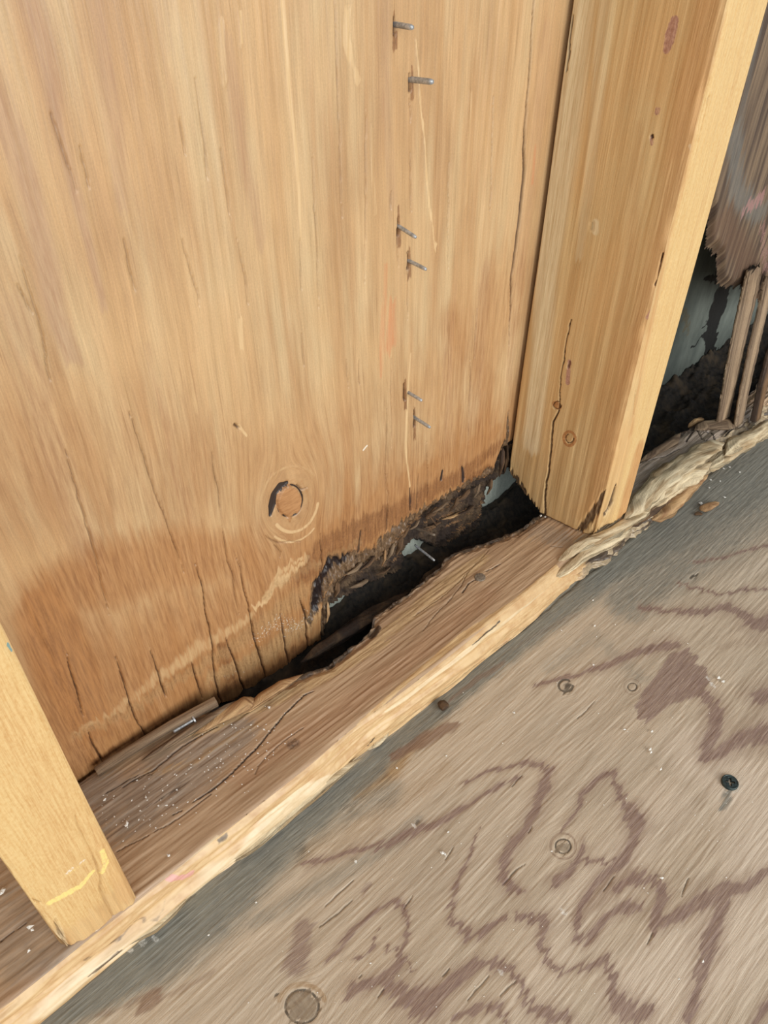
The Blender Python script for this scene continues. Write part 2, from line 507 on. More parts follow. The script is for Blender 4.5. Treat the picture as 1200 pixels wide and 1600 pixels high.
for px, wd, st in [([(610,1185),(660,1160),(705,1135)], [14,24,20], .9), ([(700,1095),(740,1065),(790,1035)], [8,10,8], .6),
                   ([(225,1572),(240,1560)], 26, .8), ([(150,1590),(200,1575),(260,1560),(330,1520)], 10, .5), ([(480,1360),(540,1330),(600,1290)], 16, .4),
                   ([(810,1010),(850,985),(900,960)], 10, .4), ([(1130,1010),(1180,1000)], 20, .4), ([(905,1430),(950,1390),(985,1370)], 24, .6)]:
    P.line('brown', px, wd, st, 1.2)
P.line('warm', [(560,1240),(610,1200),(640,1150),(700,1090),(760,1040),(810,1010)], [30,40,50,40,26,10], 0.8, 1.4)
P.line('warm', [(480,1330),(560,1290),(640,1240),(700,1200)], 40, 0.45, 1.6)
P.line('warm', [(120,1590),(260,1560),(380,1500)], 30, 0.3, 1.6)
P.line('grey', [(20,1620),(130,1560),(240,1480),(330,1410),(450,1300),(560,1215),(680,1110),(800,1010),(930,900),(1020,830),(1110,760),(1200,700)],
       [50,60,110,110,70,46,40,44,70,140,190,220], 0.95, 1.3)  # grey wood by the plate, widened at the back as painted light falloff
P.line('grey', [(430,1330),(520,1270),(600,1240)], 60, 0.55, 1.5)
P.line('grey', [(400,1440),(470,1400),(560,1350),(650,1290)], 30, 0.5, 1.5)
P.line('grey', [(980,940),(1080,850),(1200,760)], [80,120,140], 0.7, 1.4)  # floor's dimming toward the far right painted in grey
P.line('grey', [(860,1040),(930,990),(1000,1060)], 30, 0.4, 1.5)
for c, r, s_ in [((467,1333), 30, .5), ((542,1262), 26, .5), ((885,1076), 18, .8), ((1081,903), 8, .9), ((648,1290), 8, .6), ((690,1440), 4, .3),
                 ((426,1557), 5, .8), ((700,1100), 10, .4)]:
    P.line('dirt_dark', [c, (c[0] + 3, c[1] - 2)], r, s_, 1.6)
P.line('dirt_dark', [(60,1560),(110,1533),(157,1503),(200,1478),(253,1440),(300,1402)], [6,8,10,8,6,4], .6, 1.5)  # darker line along the left foot of the plate
P.line('dirt_dark', [(737,1042),(808,990),(867,944),(912,903),(950,870),(1020,810),(1075,772),(1150,702)], 5, .7, 1.5)  # darker line where the plate meets the floor
P.line('pale', [(1000,1560),(1180,1450),(1200,1250),(1100,1180)], 120, .8, 1.5)  # floor highlight toward the lower right, painted in as a pale tone
P.line('pale', [(820,1580),(900,1420),(1050,1250)], 90, .6, 1.5)
P.line('pale', [(640,1400),(760,1330)], 60, .4, 1.5)
for c, wd in [((878,1423), 12), ((1112,1068), 10), ((1105,1058), 8), ((645,1288), 8), ((693,1333), 5), ((780,1517), 9), ((220,1470), 14), ((200,1482), 12), ((240,1465), 10)]:
    P.line('white', [c, (c[0] + 4, c[1] + 4)], wd, .8, 1.5, warp=False)
# splits along the grain
for px, wd in [([(508,1415),(555,1375)], 2.2), ([(495,1452),(555,1405)], 2.2), ([(785,1385),(800,1365),(822,1350)], 2.2), ([(900,1125),(930,1096)], 1.6),
               ([(1010,1475),(1020,1455)], 2.4), ([(1065,1400),(1078,1368)], 1.6), ([(780,1560),(805,1532)], 2), ([(730,1565),(765,1525)], 2),
               ([(695,1345),(710,1322)], 1.6), ([(630,1420),(645,1400)], 1.6), ([(590,1560),(600,1545)], 1.5), ([(825,1300),(832,1290)], 1.4),
               ([(690,1530),(702,1515)], 1.6), ([(560,1530),(565,1524)], 1.5), ([(800,1230),(815,1212)], 1.2), ([(940,1395),(960,1370)], 1.4)]:
    P.line('crack', px, wd, .7, 1.2, warp=False, minw=0.0004, taper=True)


def ring_px(c, rx, ry, a0=0, a1=360, n=28, rot=0):
    r = []
    for i in range(n + 1):
        a = math.radians(a0 + (a1 - a0) * i / n)
        u, v_ = rx * math.cos(a), ry * math.sin(a)
        q = math.radians(rot)
        r.append((c[0] + u * math.cos(q) - v_ * math.sin(q), c[1] + u * math.sin(q) + v_ * math.cos(q)))
    return r


P.poly('knot', ring_px((472, 1573), 26, 26), 1.0, 0.0006)
P.line('dirt_dark', ring_px((472, 1573), 26, 26), 3.5, .9, .9, warp=False)
P.line('warm', ring_px((472, 1576), 38, 38, 200, 340), 8, .6, 1, warp=False)
P.line('dirt_dark', ring_px((880, 1322), 12, 11), 3, .85, .9, warp=False)
P.poly('knot', ring_px((880, 1322), 11, 10), 1.0, 0.0006)
P.line('brown', ring_px((880, 1322), 20, 20), 4, .6, .9, warp=False)
P.line('dirt_dark', ring_px((988, 1073), 7, 6), 2.4, .8, .9, warp=False)
P.line('brown', ring_px((988, 1073), 13, 12), 3, .5, .9, warp=False)
P.line('dirt_dark', ring_px((884, 1071), 11, 9, 0, 300), 4, .95, .9, warp=False)
P.line('white', ring_px((1142, 1231), 12, 8, 0, 180), 4, .7, 1.2, warp=False)
P.line('grey', [(1138,1240),(1134,1256)], [16,10], .8, 1.5)
Z = np.full_like(A, ZF)
m = P.m
Z -= m['crack'] * 0.0012
Z -= m['dirt_dark'] * 0.0004
Z += (fbm(A * 60, B * 700, 21, 2) - 0.5) * 0.0005
Z += (vn(A * 14, B * 14, 22) - 0.5) * 0.0012
# grain bends round the knots
gx = A.copy(); gy = B.copy()
for c, r in [((472,1573), 27), ((880,1322), 16), ((988,1073), 9), ((884,1073), 13)]:
    a, b, s_ = pf(*c)
    d2 = (A - a) ** 2 + (B - b) ** 2 + 1e-9
    R2 = (r * s_) ** 2
    gy = gy - (B - b) * np.minimum(1, R2 / d2) * 0.8
gy = gy + (vn(A * 8, B * 8, 30) - 0.5) * 0.006
attrs = {k: v for k, v in m.items()}
attrs['gr'] = np.stack([gx, gy, Z * 0], -1)
for k in ('pale','warm','grey','brown','ring','ringhalo','dirt_dark','white','knot','crack'):
    attrs.setdefault(k, np.zeros_like(A))
fl = grid('floor', np.stack([A, B, Z], -1), M['floor'], attrs=attrs)
tag(fl, 'weathered grey-tan plywood floor with wavy purplish growth-ring marks', 'floor', kind='structure')

# ------------------------------------------------------------------ plywood wall
wx = spaced(-0.7, 0.4585, 0.025, 0.44, 0.00052, 1.3)
wz = spaced(-0.036, 0.95, -0.036, 0.40, 0.0006, 1.3)
A, B = np.meshgrid(wx, wz, indexing='ij')


def pw(px, py):
    p = un(px, py, 1, YW)
    return p[0], p[2], np.linalg.norm(p - EYE) / FPX


warpb = (fbm(A * 420, B * 40, 41, 4) - 0.5) * 0.014
warpa = (fbm(A * 60, B * 25, 43, 2) - 0.5) * 0.003
P = Paint(A, B, pw, warpa, warpb)
cracks = [
    ([(300,1032),(308,1060),(316,1092)], 2.6), ([(305,880),(314,903),(321,959),(333,1008),(337,1064),(346,1100)], [1,1.5,2,2.5,3.5,4]),
    ([(352,994),(366,1029),(384,1088)], [2,3,4]), ([(368,860),(380,920),(391,962),(401,1008),(412,1043),(415,1068)], [1,1.6,2,3,4,4]),
    ([(438,952),(443,990),(451,1040)], [2,4,4]), ([(467,930),(478,962),(481,1014)], [2,4,4]), ([(498,830),(501,861),(505,910),(508,999)], [1.2,2,2,3]),
    ([(233,1011),(252,1064),(262,1090)], [1.4,2.4,3]), ([(179,1023),(199,1084),(215,1125),(229,1155)], [1.2,1.6,2,2]), ([(105,1023),(130,1120)], 1.4), ([(138,1141),(162,1195)], [1.6,3]),
    ([(520,-40),(527,150),(534,340)], [2,2,1.6]), ([(342,225),(351,280),(360,345)], [2,2.6,1.5]), ([(302,120),(315,210),(326,285)], [1,2,1]),
    ([(278,180),(287,240)], 1.6), ([(75,170),(100,245),(122,305)], [1,2.4,1.4]), ([(124,230),(140,300)], 1.4), ([(370,370),(388,475)], [1.4,1.4]), ([(467,375),(471,455)], 1.6),
    ([(488,240),(492,340),(498,480)], [1,1.6,1.4]), ([(570,170),(571,300),(569,450)], [1.4,1.8,1.2]), ([(194,370),(212,460)], 1.4), ([(285,370),(312,480)], 1.6),
    ([(840,-140),(830,78),(820,200),(819,231),(820,250),(816,312),(809,366),(800,431),(796,540)], [5,4,4,5,5,6,6,6,4]),
    ([(540,560),(545,605)], 1.8), ([(612,560),(611,700)], 1.2), ([(604,640),(603,790)], 1.2), ([(640,790),(641,870)], 1.6), ([(605,740),(606,830)], 1.6), ([(667,690),(668,790)], 1.2), ([(735,560),(733,640),(731,700)], 1.8),
    ([(30,400),(60,500),(80,600)], 1.2), ([(25,440),(50,490)], 1.4), ([(200,640),(240,760),(290,900)], 1.4), ([(100,700),(140,830),(170,960)], 1.4), ([(330,700),(345,800)], 1.2),
    ([(345,820),(362,900),(372,960)], 1.6), ([(414,835),(432,848),(470,846)], [1.4,2,1.4]), ([(425,850),(438,862),(436,872)], 1.8),
    ([(640,235),(642,330)], 1.4), ([(638,150),(640,190)], 2.4), ([(610,300),(610,330)], 3), ([(620,360),(622,420)], 2), ([(637,395),(636,500)], 1.8),
    ([(560,560),(562,600)], 1.2), ([(700,250),(700,420)], 1), ([(770,150),(766,330)], 1), ([(745,480),(742,560)], 1.2), ([(470,520),(474,570)], 1.2),
]
for i, (px, wd) in enumerate(cracks):
    top = min(p[1] for p in px)
    st = 1.0 if (i < 11 or len(px) == 9) else (0.5 if top < 640 else 0.62)
    P.line('crack', px, wd, st, 1.3, warp=False, minw=0.00042, taper=True)
# knot
kc = (451, 781)
for r, st, wd in [(31, .7, 5), (42, .55, 5), (54, .5, 5), (66, .35, 5)]:
    P.line('warm', ring_px((kc[0] + 6 + (r-30)*.2, kc[1] + (r - 30) * .35), r * .80, r * 1.12, 20 + r * 3, 300 + r * 2, rot=18), wd, st * .8, 1.4)
P.line('pale', ring_px((kc[0] + 8, kc[1] + 4), 36, 46, -10, 120, rot=15), [7] * 29, .95, 1, warp=False)
P.line('pale', ring_px((kc[0] + 8, kc[1] + 4), 46, 62, 30, 110, rot=15), [5] * 29, .9, 1, warp=False)
P.line('pale', ring_px((kc[0] + 4, kc[1] + 2), 48, 56, 170, 300, rot=15), [6] * 29, .6, 1, warp=False)
P.poly('knot', ring_px((452, 782), 20, 25, rot=8), 1.0, 0.0006)
P.line('black', ring_px((452, 782), 20, 25, rot=8), 3.2, .95, .8, warp=False)
P.line('black', [(422,804),(425,788),(430,772),(437,760),(447,754)], [6,15,18,15,7], 1, .5, warp=False)
P.line('crack', [(462,758),(470,766),(478,762)], 2, .8, 1, warp=False)
# nail blow-outs and tears
for c in [(616,42), (641,125), (622,353), (638,404), (633,610), (648,652)]:
    P.line('soot_shade', [(c[0], c[1] - 18), (c[0], c[1] + 30)], [4, 8], .9, 1.2)
    P.line('crack', [(c[0] - 1, c[1] - 12), (c[0] - 1, c[1] + 14)], [3, 4.5], 1, .9, warp=False)
P.line('soot_shade', [(619,50),(619,75)], 4, 1, 1, warp=False)
P.line('pale', [(640,560),(636,640),(634,700),(640,760)], [4,7,6,3], 1, 1)
P.line('pale', [(648,60),(655,160),(665,260),(672,340),(682,390)], [3,4,5,5,3], 1, 1)
P.line('pale', [(440,0),(450,120),(462,240),(468,340),(470,380)], [8,8,7,6,4], 1, 1)
P.line('pale', [(372,0),(376,60)], 6, .9, 1)
P.line('pale', [(345,40),(352,130)], 10, .7, 1)
P.line('pale', [(545,10),(541,60),(560,120)], 14, .8, 1)
P.line('pale', [(580,200),(585,330)], 8, .6, 1)
P.line('pale', [(735,150),(728,320)], 8, .6, 1)
P.line('pale', [(375,495),(378,545)], 8, .9, 1)
P.line('pale', [(300,560),(305,640)], 24, .5, 1.2)
P.line('pale', [(372,664),(384,680)], 5, 1, .6, warp=False)
P.line('crack', [(366,663),(373,668)], 4, .9, .8, warp=False)
P.line('white', [(567,703),(573,696)], 4, 1.3, .4, warp=False)
P.line('red', [(612,470),(610,540)], [14,26], .9, 1.4)
P.line('red', [(600,420),(598,500),(596,580)], [10,14,10], .7, 1.4)
P.line('red', [(836,240),(832,290)], 8, .7, 1.4)
# broad darker bands of heartwood
for px, wd, st in [([(40,-30),(65,60),(90,200),(125,330),(160,480)], [40,36,22,20,14], .8), ([(-20,100),(20,210),(55,330),(80,460),(110,560)], [30,34,36,34,26], .9),
                   ([(150,-20),(172,150),(195,330)], [24,30,22], .6), ([(355,60),(375,220),(410,380)], [22,28,20], .6),
                   ([(250,-20),(262,80)], [40,20], .4), ([(600,-20),(604,160),(612,330)], [26,24,20], .55), ([(850,60),(840,220),(812,420),(795,600)], [36,36,30,20], .5),
                   ([(700,500),(700,700)], [24,30], .5), ([(760,420),(740,660)], [30,40], .5), ([(20,480),(80,700),(150,900)], [50,60,50], .5), ([(230,540),(280,760),(330,900)], [16,20,24], .4)]:
    P.line('band', px, wd, st, 1.4)
P.line('warm', [(90,930),(160,900),(260,880),(360,870),(430,900),(520,830),(600,770),(700,720),(770,680)], [120,150,160,110,80,70,60,60,50], .75, 1.3)  # lower wall: stained wood with the light falloff painted in
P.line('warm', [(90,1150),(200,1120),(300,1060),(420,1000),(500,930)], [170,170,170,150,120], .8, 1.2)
P.line('warm', [(70,950),(110,1050),(150,1140)], [90,110,80], 1, 1.3)  # warm stain plus the left stud's painted shade
P.line('soot_shade', [(60,960),(110,1080),(135,1200)], [40,50,40], .35, 1.5)  # left stud's soft shade on the wall, painted with the dark stain mask
P.line('warm', [(20,700),(200,740),(400,760),(560,700),(700,600),(790,480)], [260,260,240,260,240,200], .42, 1.6)  # carries the stain and the painted falloff further up
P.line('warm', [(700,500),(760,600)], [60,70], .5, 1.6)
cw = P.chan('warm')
cw[:] = np.maximum(cw, .78 * (1 - sst(B + (fbm(A * 120, B * 8, 47, 3) - .5) * .07, 0.05, 0.19)) * sst(A, -.05, 0.02))  # browner downward: stained wood and light falloff together in one colour
# weathered tide line and stripped fibre low down
P.line('weather', [(120,1150),(190,1120),(260,1075),(310,1045),(360,1015),(420,965),(470,930)], [24,24,26,30,40,50,50], .7, 1.4)
P.line('weather', [(330,1060),(380,1040),(430,1010),(480,975),(505,950)], [26,40,50,40,24], .9, 1.2)
P.line('weather', [(410,930),(450,905),(500,880),(560,850)], [16,20,26,20], .6, 1.2)
P.line('pale', [(120,1145),(170,1120),(235,1070),(300,1020),(350,990),(390,965)], [16,22,34,44,34,20], .72, 1.5)
P.line('pale', [(395,950),(440,905),(480,875)], [12,26,14], .9, 1.2)
P.line('soot_shade', [(345,1010),(352,1035),(362,1062)], [18,22,20], .9, 1.1)
P.line('soot_shade', [(150,1190),(230,1150),(300,1110),(345,1085),(420,1050),(480,1000)], [14,20,24,22,22,20], .85, 1.2)
P.line('white', [(400,1000),(430,970),(460,985),(480,960)], [50,50,50,40], .7, 1.7)
P.line('white', [(310,1080),(370,1055),(420,1040)], [20,30,20], .6, 1.6)
P.line('white', [(365,1060),(372,1045),(330,1080),(240,1130)], [18,14,10,14], .5, 1.6)
# rot along the broken bottom
P.line('soot_shade', [(470,900),(520,865),(580,830),(640,790),(700,755),(760,735)], [40,60,50,36,26,20], .8, 1.2)
P.line('pale', [(410,930),(440,890),(470,870),(500,880)], [10,16,12,8], .8, 1.4)
P.line('rot', [(490,960),(500,915),(520,890),(560,880),(600,870),(640,850)], [14,34,50,46,40,50], 1, 1)
P.line('rot', [(600,850),(640,815),(690,785),(730,760),(775,735),(788,700)], [34,30,22,20,22,14], 1, 1)
P.line('rot', [(780,760),(792,690),(795,640)], [22,10,3], .9, 1)
P.line('black', [(494,950),(500,910),(515,885),(540,872)], [14,22,22,14], .8, 1.3)
P.line('soot_shade', [(540,850),(560,820),(600,800)], [30,30,20], .8, 1.2)
P.line('rot', [(486,965),(500,930),(520,900)], [20,26,26], .8, 1.3)
P.line('soot_shade', [(480,900),(500,850),(560,820)], [40,40,30], .9, 1.3)
P.line('soot_shade', [(610,800),(660,770),(720,740),(775,700)], [34,30,26,24], .8, 1.3)
P.line('black', [(724,750),(723,730)], 7, .7, 1.2)
P.line('black', [(605,830),(606,790)], 4, .5, 1.2)
P.line('black', [(560,860),(562,830)], 6, .6, 1.2)
P.line('rot', [(505,1000),(510,960),(516,930),(530,905)], [10,20,24,20], 1, 1)
P.line('soot_shade', [(430,1045),(470,1020),(500,1000)], [30,34,30], .8, 1.2)
P.line('black', [(690,748),(692,735)], 6, .8, 1.2)
P.line('black', [(772,748),(782,712),(788,690)], [8,10,6], .9, 1)
P.line('black', [(640,760),(641,800)], 3, .6, 1.2)
P.line('black', [(652,740),(652,790)], 3, .5, 1.2)
m = P.m


def edge_from(pxs, n=4000):
    q = np.array([un(x, y, 1, YW)[[0, 2]] for x, y in pxs])
    return q


def below(pxs, rough, seed):
    q = edge_from(pxs)
    zb = np.interp(wx, q[:, 0], q[:, 1])
    zb = zb + (fbm(wx * 260, wx * 0 + seed, seed, 3) - 0.5) * rough + (vn(wx * 1100, wx * 0, seed + 5) - .5) * rough * .5
    return zb


# bottom of the face veneer, of the core, of the back veneer
face = [(60,1260),(130,1222),(262,1150),(345,1098),(387,1090),(415,1068),(450,1042),(480,1016),(508,1000),(514,940),(540,905),(565,885),(590,880),(612,872),(632,845),(640,822),(662,806),(690,788),(724,768),(750,752),(775,742),(783,712),(800,690),(830,680)]
core = [(60,1260),(345,1100),(450,1046),(508,1003),(516,962),(545,943),(587,919),(636,898),(641,862),(655,850),(678,858),(700,872),(725,860),(755,836),(762,800),(768,770),(790,750),(800,735),(812,745),(840,770)]
zf = below(face, 0.004, 51)
zc = below(core, 0.004, 52)
zc = np.minimum(zc, zf - 0.0005)
D = B - zf[:, None]
Y = np.full_like(A, YW)
nearx = sst(A, 0.13, 0.17)
Y += (1 - sst(D, 0.0, 0.004)) * 0.0035 * nearx
Y += m['crack'] * 0.0022
Y += np.clip(m['weather'], 0, 1) * (fbm(A * 500, B * 40, 61, 2) - 0.3) * 0.0016
Y += np.clip(m['rot'], 0, 1) * (fbm(A * 420, B * 160, 62, 3) - 0.2) * 0.005
Y += m['pale'] * (fbm(A * 900, B * 50, 66, 2) - 0.6) * 0.001
Y += m['knot'] * -0.0008 + m['black'] * 0.0012
Y += (fbm(A * 300, B * 8, 63, 2) - 0.5) * 0.0005 + (vn(A * 10, B * 5, 64) - 0.5) * 0.0016
gx = A.copy()
for c, r in [(kc, 44)]:
    a, b, s_ = pw(*c)
    d2 = (A - a) ** 2 + ((B - b) * .8) ** 2 + 1e-9
    gx = gx - (A - a) * np.minimum(1, (r * s_) ** 2 / d2) * 0.9
gx = gx + (vn(A * 6, B * 3, 65) - 0.5) * 0.012
attrs = dict(m)
for k in ('band','warm','pale','red','soot_shade','weather','rot','white','black','knot','crack'):
    attrs.setdefault(k, np.zeros_like(A))
attrs['gr'] = np.stack([B, gx, Y * 0], -1)
kc_ = (B[:-1, :-1] + B[1:, 1:]) / 2 > ((zf[:-1] + zf[1:]) / 2)[:, None]
# the face veneer is split open where the long cracks reach the bottom
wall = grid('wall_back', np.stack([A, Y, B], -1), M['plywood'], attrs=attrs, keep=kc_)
tag(wall, 'honey-coloured plywood wall panel with one round knot and a rotted lower edge', 'wall', kind='structure')
# core plies, exposed under the torn face
cx_ = np.arange(0.10, 0.4585, 0.0008); cz_ = np.arange(-0.036, 0.10, 0.0008)
A2, B2 = np.meshgrid(cx_, cz_, indexing='ij')
zc2 = np.interp(cx_, wx, zc); zf2 = np.interp(cx_, wx, zf)
D2 = B2 - zc2[:, None]
Y2 = YW + 0.0045 + (fbm(A2 * 110 + B2 * 60, B2 * 420, 71, 4) - 0.35) * 0.006 + (1 - sst(D2, 0, 0.004)) * 0.004
Y2 += 0.004 * (vn(A2 * 900, B2 * 100, 73) - .5)
blk = 1 - sst(D2, 0.0, 0.006)
wm = fbm(A2 * 150, B2 * 120, 75, 3)
wm = fbm(A2 * 60 + B2 * 40, B2 * 420, 75, 3)
wm = sst(wm, 0.35, 0.85) * sst(D2, 0.004, 0.02) * .8
keep = (B2[:-1, :-1] > zc2[:-1, None]) & (B2[:-1, :-1] < zf2[:-1, None] + 0.008)
grid('exposed_core', np.stack([A2, Y2, B2], -1), M['rot'], parent=wall,
     attrs={'gr': np.stack([B2, A2, Y2 * 0], -1), 'warm': wm, 'black': blk}, keep=keep)

# ------------------------------------------------------------------ siding outside, seen through the rot
sx = spaced(-0.1, 1.4, 0.2, 0.85, 0.0016, 1.3); sz = spaced(-0.15, 0.5, -0.05, 0.25, 0.0016, 1.3)
A2, B2 = np.meshgrid(sx, sz, indexing='ij')


def ps(px, py):
    p = un(px, py, 1, YS)
    return p[0], p[2], np.linalg.norm(p - EYE) / FPX


P = Paint(A2, B2, ps, (fbm(A2 * 160, B2 * 120, 83, 3) - 0.5) * 0.016, (fbm(A2 * 120, B2 * 160, 84, 3) - 0.5) * 0.016)
P.line('black', [(1125,330),(1118,380),(1128,430)], [12,16,20], 1, .8)
P.line('black', [(1100,440),(1122,430)], [10,20], .9, .9)
P.line('black', [(1136,430),(1124,480),(1112,520),(1115,560)], [40,46,36,14], 1, .8)
P.line('black', [(1115,510),(1095,530),(1080,545)], [8,5,3], 1, .8)
P.line('black', [(1118,500),(1100,508)], 5, 1, .8)
P.line('black', [(1010,650),(1060,640),(1130,610)], [20,40,60], 1, 1)
P.line('black', [(690,860),(760,840),(790,780)], [30,40,20], .8, 1.2)
P.line('stain', [(1075,600),(1110,580),(1130,560)], [30,50,40], .9, 1.4)
P.line('stain', [(1060,450),(1075,520)], [14,10], .7, 1.4)
P.m['light'] = 1 - sst(A2, .44, .5)
Y2 = YS + (vn(A2 * 20, B2 * 12, 81) - .5) * 0.003 + 0 * A2
at2 = {k: P.chan(k) for k in ('black', 'stain', 'light')}
at2['gr'] = np.stack([B2, A2, 0 * A2], -1)
sd = grid('wall_outer', np.stack([A2, Y2, B2], -1), M['siding'], attrs=at2)
tag(sd, 'grey-green outer siding sheet glimpsed through the rotted holes', 'wall', kind='structure')

# ------------------------------------------------------------------ wall panel of the bay to the right
YR = 0.262
rx = spaced(0.50, 1.6, 0.50, 0.78, 0.0007, 1.3)
rz = spaced(-0.03, 0.95, -0.03, 0.42, 0.001, 1.3)
A, B = np.meshgrid(rx, rz, indexing='ij')


def pr_(px, py):
    p = un(px, py, 1, YR)
    return p[0], p[2], np.linalg.norm(p - EYE) / FPX


P = Paint(A, B, pr_, (fbm(A * 60, B * 25, 93, 2) - 0.5) * 0.003, (fbm(A * 500, B * 30, 91, 2) - 0.5) * 0.02)
P.line('pink', [(1165,325),(1190,305)], [16,22], .9, 1.2); P.line('pink', [(1190,350),(1200,420)], 16, .6, 1.2)
P.line('grey', [(1150,200),(1150,300),(1190,330)], 40, .8, 1.4)
P.line('grey', [(1180,60),(1160,180)], 30, .6, 1.4)
P.line('warm', [(1130,340),(1160,400),(1200,470),(1210,600)], 50, .8, 1.4)
m = P.m
lo = [(1000,700),(1100,500),(1104,405),(1112,392),(1122,396),(1128,410),(1128,440),(1136,452),(1150,450),(1170,455),(1200,470),(1230,480)]
q = np.array([un(x, y, 1, YR)[[0, 2]] for x, y in [(1112,318),(1114,345),(1112,385),(1122,396),(1128,408),(1130,440),(1138,456),(1165,452),(1185,470),(1200,478),(1240,470)]])
q[:, 0] = np.maximum.accumulate(q[:, 0])
zr = np.interp(rx, q[:, 0], q[:, 1])
zr = zr + (fbm(rx * 260, rx * 0, 95, 4) - .5) * 0.016
D = B - zr[:, None]
Y = YR + (1 - sst(D, 0, 0.012)) * 0.006 + (fbm(A * 420, B * 8, 97, 2) - .5) * 0.0016 + (vn(A * 40, B * 10, 98) - .5) * .003
attrs = dict(m)
for k in ('grey', 'warm', 'pink', 'black'):
    attrs.setdefault(k, np.zeros_like(A))
attrs['black'] = (1 - sst(D, 0.0, 0.004)) * .8
attrs['gr'] = np.stack([B, A, 0 * A], -1)
wr = grid('wall_right', np.stack([A, Y, B], -1), M['greyply'], attrs=attrs, keep=(B[:-1, :-1] > zr[:-1, None]))
tag(wr, 'dark weathered plywood panel torn away at its lower edge, right bay', 'wall', kind='structure')


# ------------------------------------------------------------------ studs
def stud(name, corners, zb_fn, paints, zdense, nper, zstep=0.0007, wob=0.0006, seed=0, planes=None, wane=None, top=0.95):
    """corners: back-left, front-left, front-right, back-right (x, y)"""
    cs = np.array(corners)
    per = []; fc = []
    r = 0.0016
    for k in range(4):
        a = cs[k]; b = cs[(k + 1) % 4]
        L = np.linalg.norm(b - a)
        n = nper[k]
        tt = np.linspace(0, 1, n, endpoint=False)
        for t in tt:
            p = a + (b - a) * t
            # round the arris
            dd = min(t, 1 - t) * L
            if dd < r:
                inn = (cs.mean(0) - p); inn /= np.linalg.norm(inn)
                p = p + inn * (r - dd) ** 2 / r * 0.45
            per.append(p); fc.append((k, t * L))
    per = np.array(per); n = len(per)
    faceid = np.array([f[0] for f in fc]); dist = np.array([f[1] for f in fc])
    z = spaced(0.0, top, 0.0, zdense, zstep, 1.3)
    zb = zb_fn(per, faceid, dist)
    # squeeze the lowest part up to the broken end
    Zg = np.broadcast_to(z[None, :], (n, len(z))).copy()
    H = 0.08
    f = zb[:, None] + (H - zb[:, None]) * (Zg / H)
    Zg = np.where(Zg < H, f, Zg)
    X = np.broadcast_to(per[:, 0][:, None], Zg.shape).copy()
    Yg = np.broadcast_to(per[:, 1][:, None], Zg.shape).copy()
    c = cs.mean(0)
    nx = per[:, 0] - c[0]; ny = per[:, 1] - c[1]
    # outward normals per face
    nr = np.zeros((n, 2))
    for k in range(4):
        a = cs[k]; b = cs[(k + 1) % 4]; d = (b - a) / np.linalg.norm(b - a)
        o = np.array([d[1], -d[0]])
        if np.dot(o, (a + b) / 2 - c) < 0: o = -o
        nr[faceid == k] = o
    for _ in range(24):
        nr = (np.roll(nr, 1, 0) + 2 * nr + np.roll(nr, -1, 0)) / 4
    s = np.cumsum(np.r_[0, np.linalg.norm(np.diff(per, axis=0), axis=1)])[:, None]
    disp = (fbm(s * 260, Zg * 6, seed + 1, 3) - .5) * wob + (vn(s * 15, Zg * 9, seed + 2) - .5) * wob * 1.5
    masks = {}
    for k, (proj, plist) in paints.items():
        sel = faceid == k
        # paint in the face's own sheet
        ca = dist[sel]
        Af = np.broadcast_to(ca[:, None], (sel.sum(), len(z))); Bf = np.broadcast_to(z[None, :], Af.shape)
        # squeezed rows differ little: use the true height
        P = Paint(Af, Bf, proj, (fbm(Af * 90, Bf * 30, seed + 5, 2) - .5) * .002, (fbm(Af * 600, Bf * 30, seed + 6, 2) - .5) * .012)
        P.B = Zg[sel]; P.Bw = Zg[sel] + (fbm(Af * 600, Bf * 30, seed + 6, 2) - .5) * .012
        for it in plist:
            if it[0] == 'l': P.line(it[1], it[2], it[3], it[4], it[5], warp=it[6], minw=0.00035 if it[1] == 'crack' else 0)
            else: P.poly(it[1], it[2], it[3], it[4])
        for ch, v in P.m.items():
            masks.setdefault(ch, np.zeros_like(Zg))[sel] = v
    if 'crack' in masks: disp -= masks['crack'] * .002
    if 'dirt_dark' in masks: disp -= masks['dirt_dark'] * (fbm(s * 500, Zg * 200, seed + 8, 2)) * .003
    if wane is not None: disp = disp + wane(faceid, dist, Zg, s)
    X += nr[:, 0][:, None] * disp; Yg += nr[:, 1][:, None] * disp
    at = dict(masks)
    for k in ('pale','edge','warm','pink','yellow','white','teal','dirt_dark','knot','crack'):
        at.setdefault(k, np.zeros_like(Zg))
    g = np.broadcast_to(s, Zg.shape) + (vn(s * 8 + seed, Zg * 5, seed + 9) - .5) * .008
    kn = masks.get('_kn')
    at['gr'] = np.stack([Zg + seed, g, 0 * g], -1)
    return grid(name, np.stack([X, Yg, Zg], -1), M['stud'], attrs=at, closed_u=True, caps=True)


# right stud: broad side A turned to the camera, narrow front B
rc = [(0.4235, 0.3005), (0.4350, YF), (0.4800, YF), (0.4720, 0.3005)]
pA = np.array([rc[0][0], rc[0][1], 0]); dA = np.array([rc[1][0] - rc[0][0], rc[1][1] - rc[0][1], 0]); LA = np.linalg.norm(dA); dA /= LA
nA = np.cross(dA, [0, 0, 1])


def pAf(px, py):
    p = un_plane(px, py, pA, nA)
    return np.dot(p - pA, dA), p[2], np.linalg.norm(p - EYE) / FPX


def pBf(px, py):
    p = un(px, py, 1, YF)
    return p[0] - rc[1][0], p[2], np.linalg.norm(p - EYE) / FPX


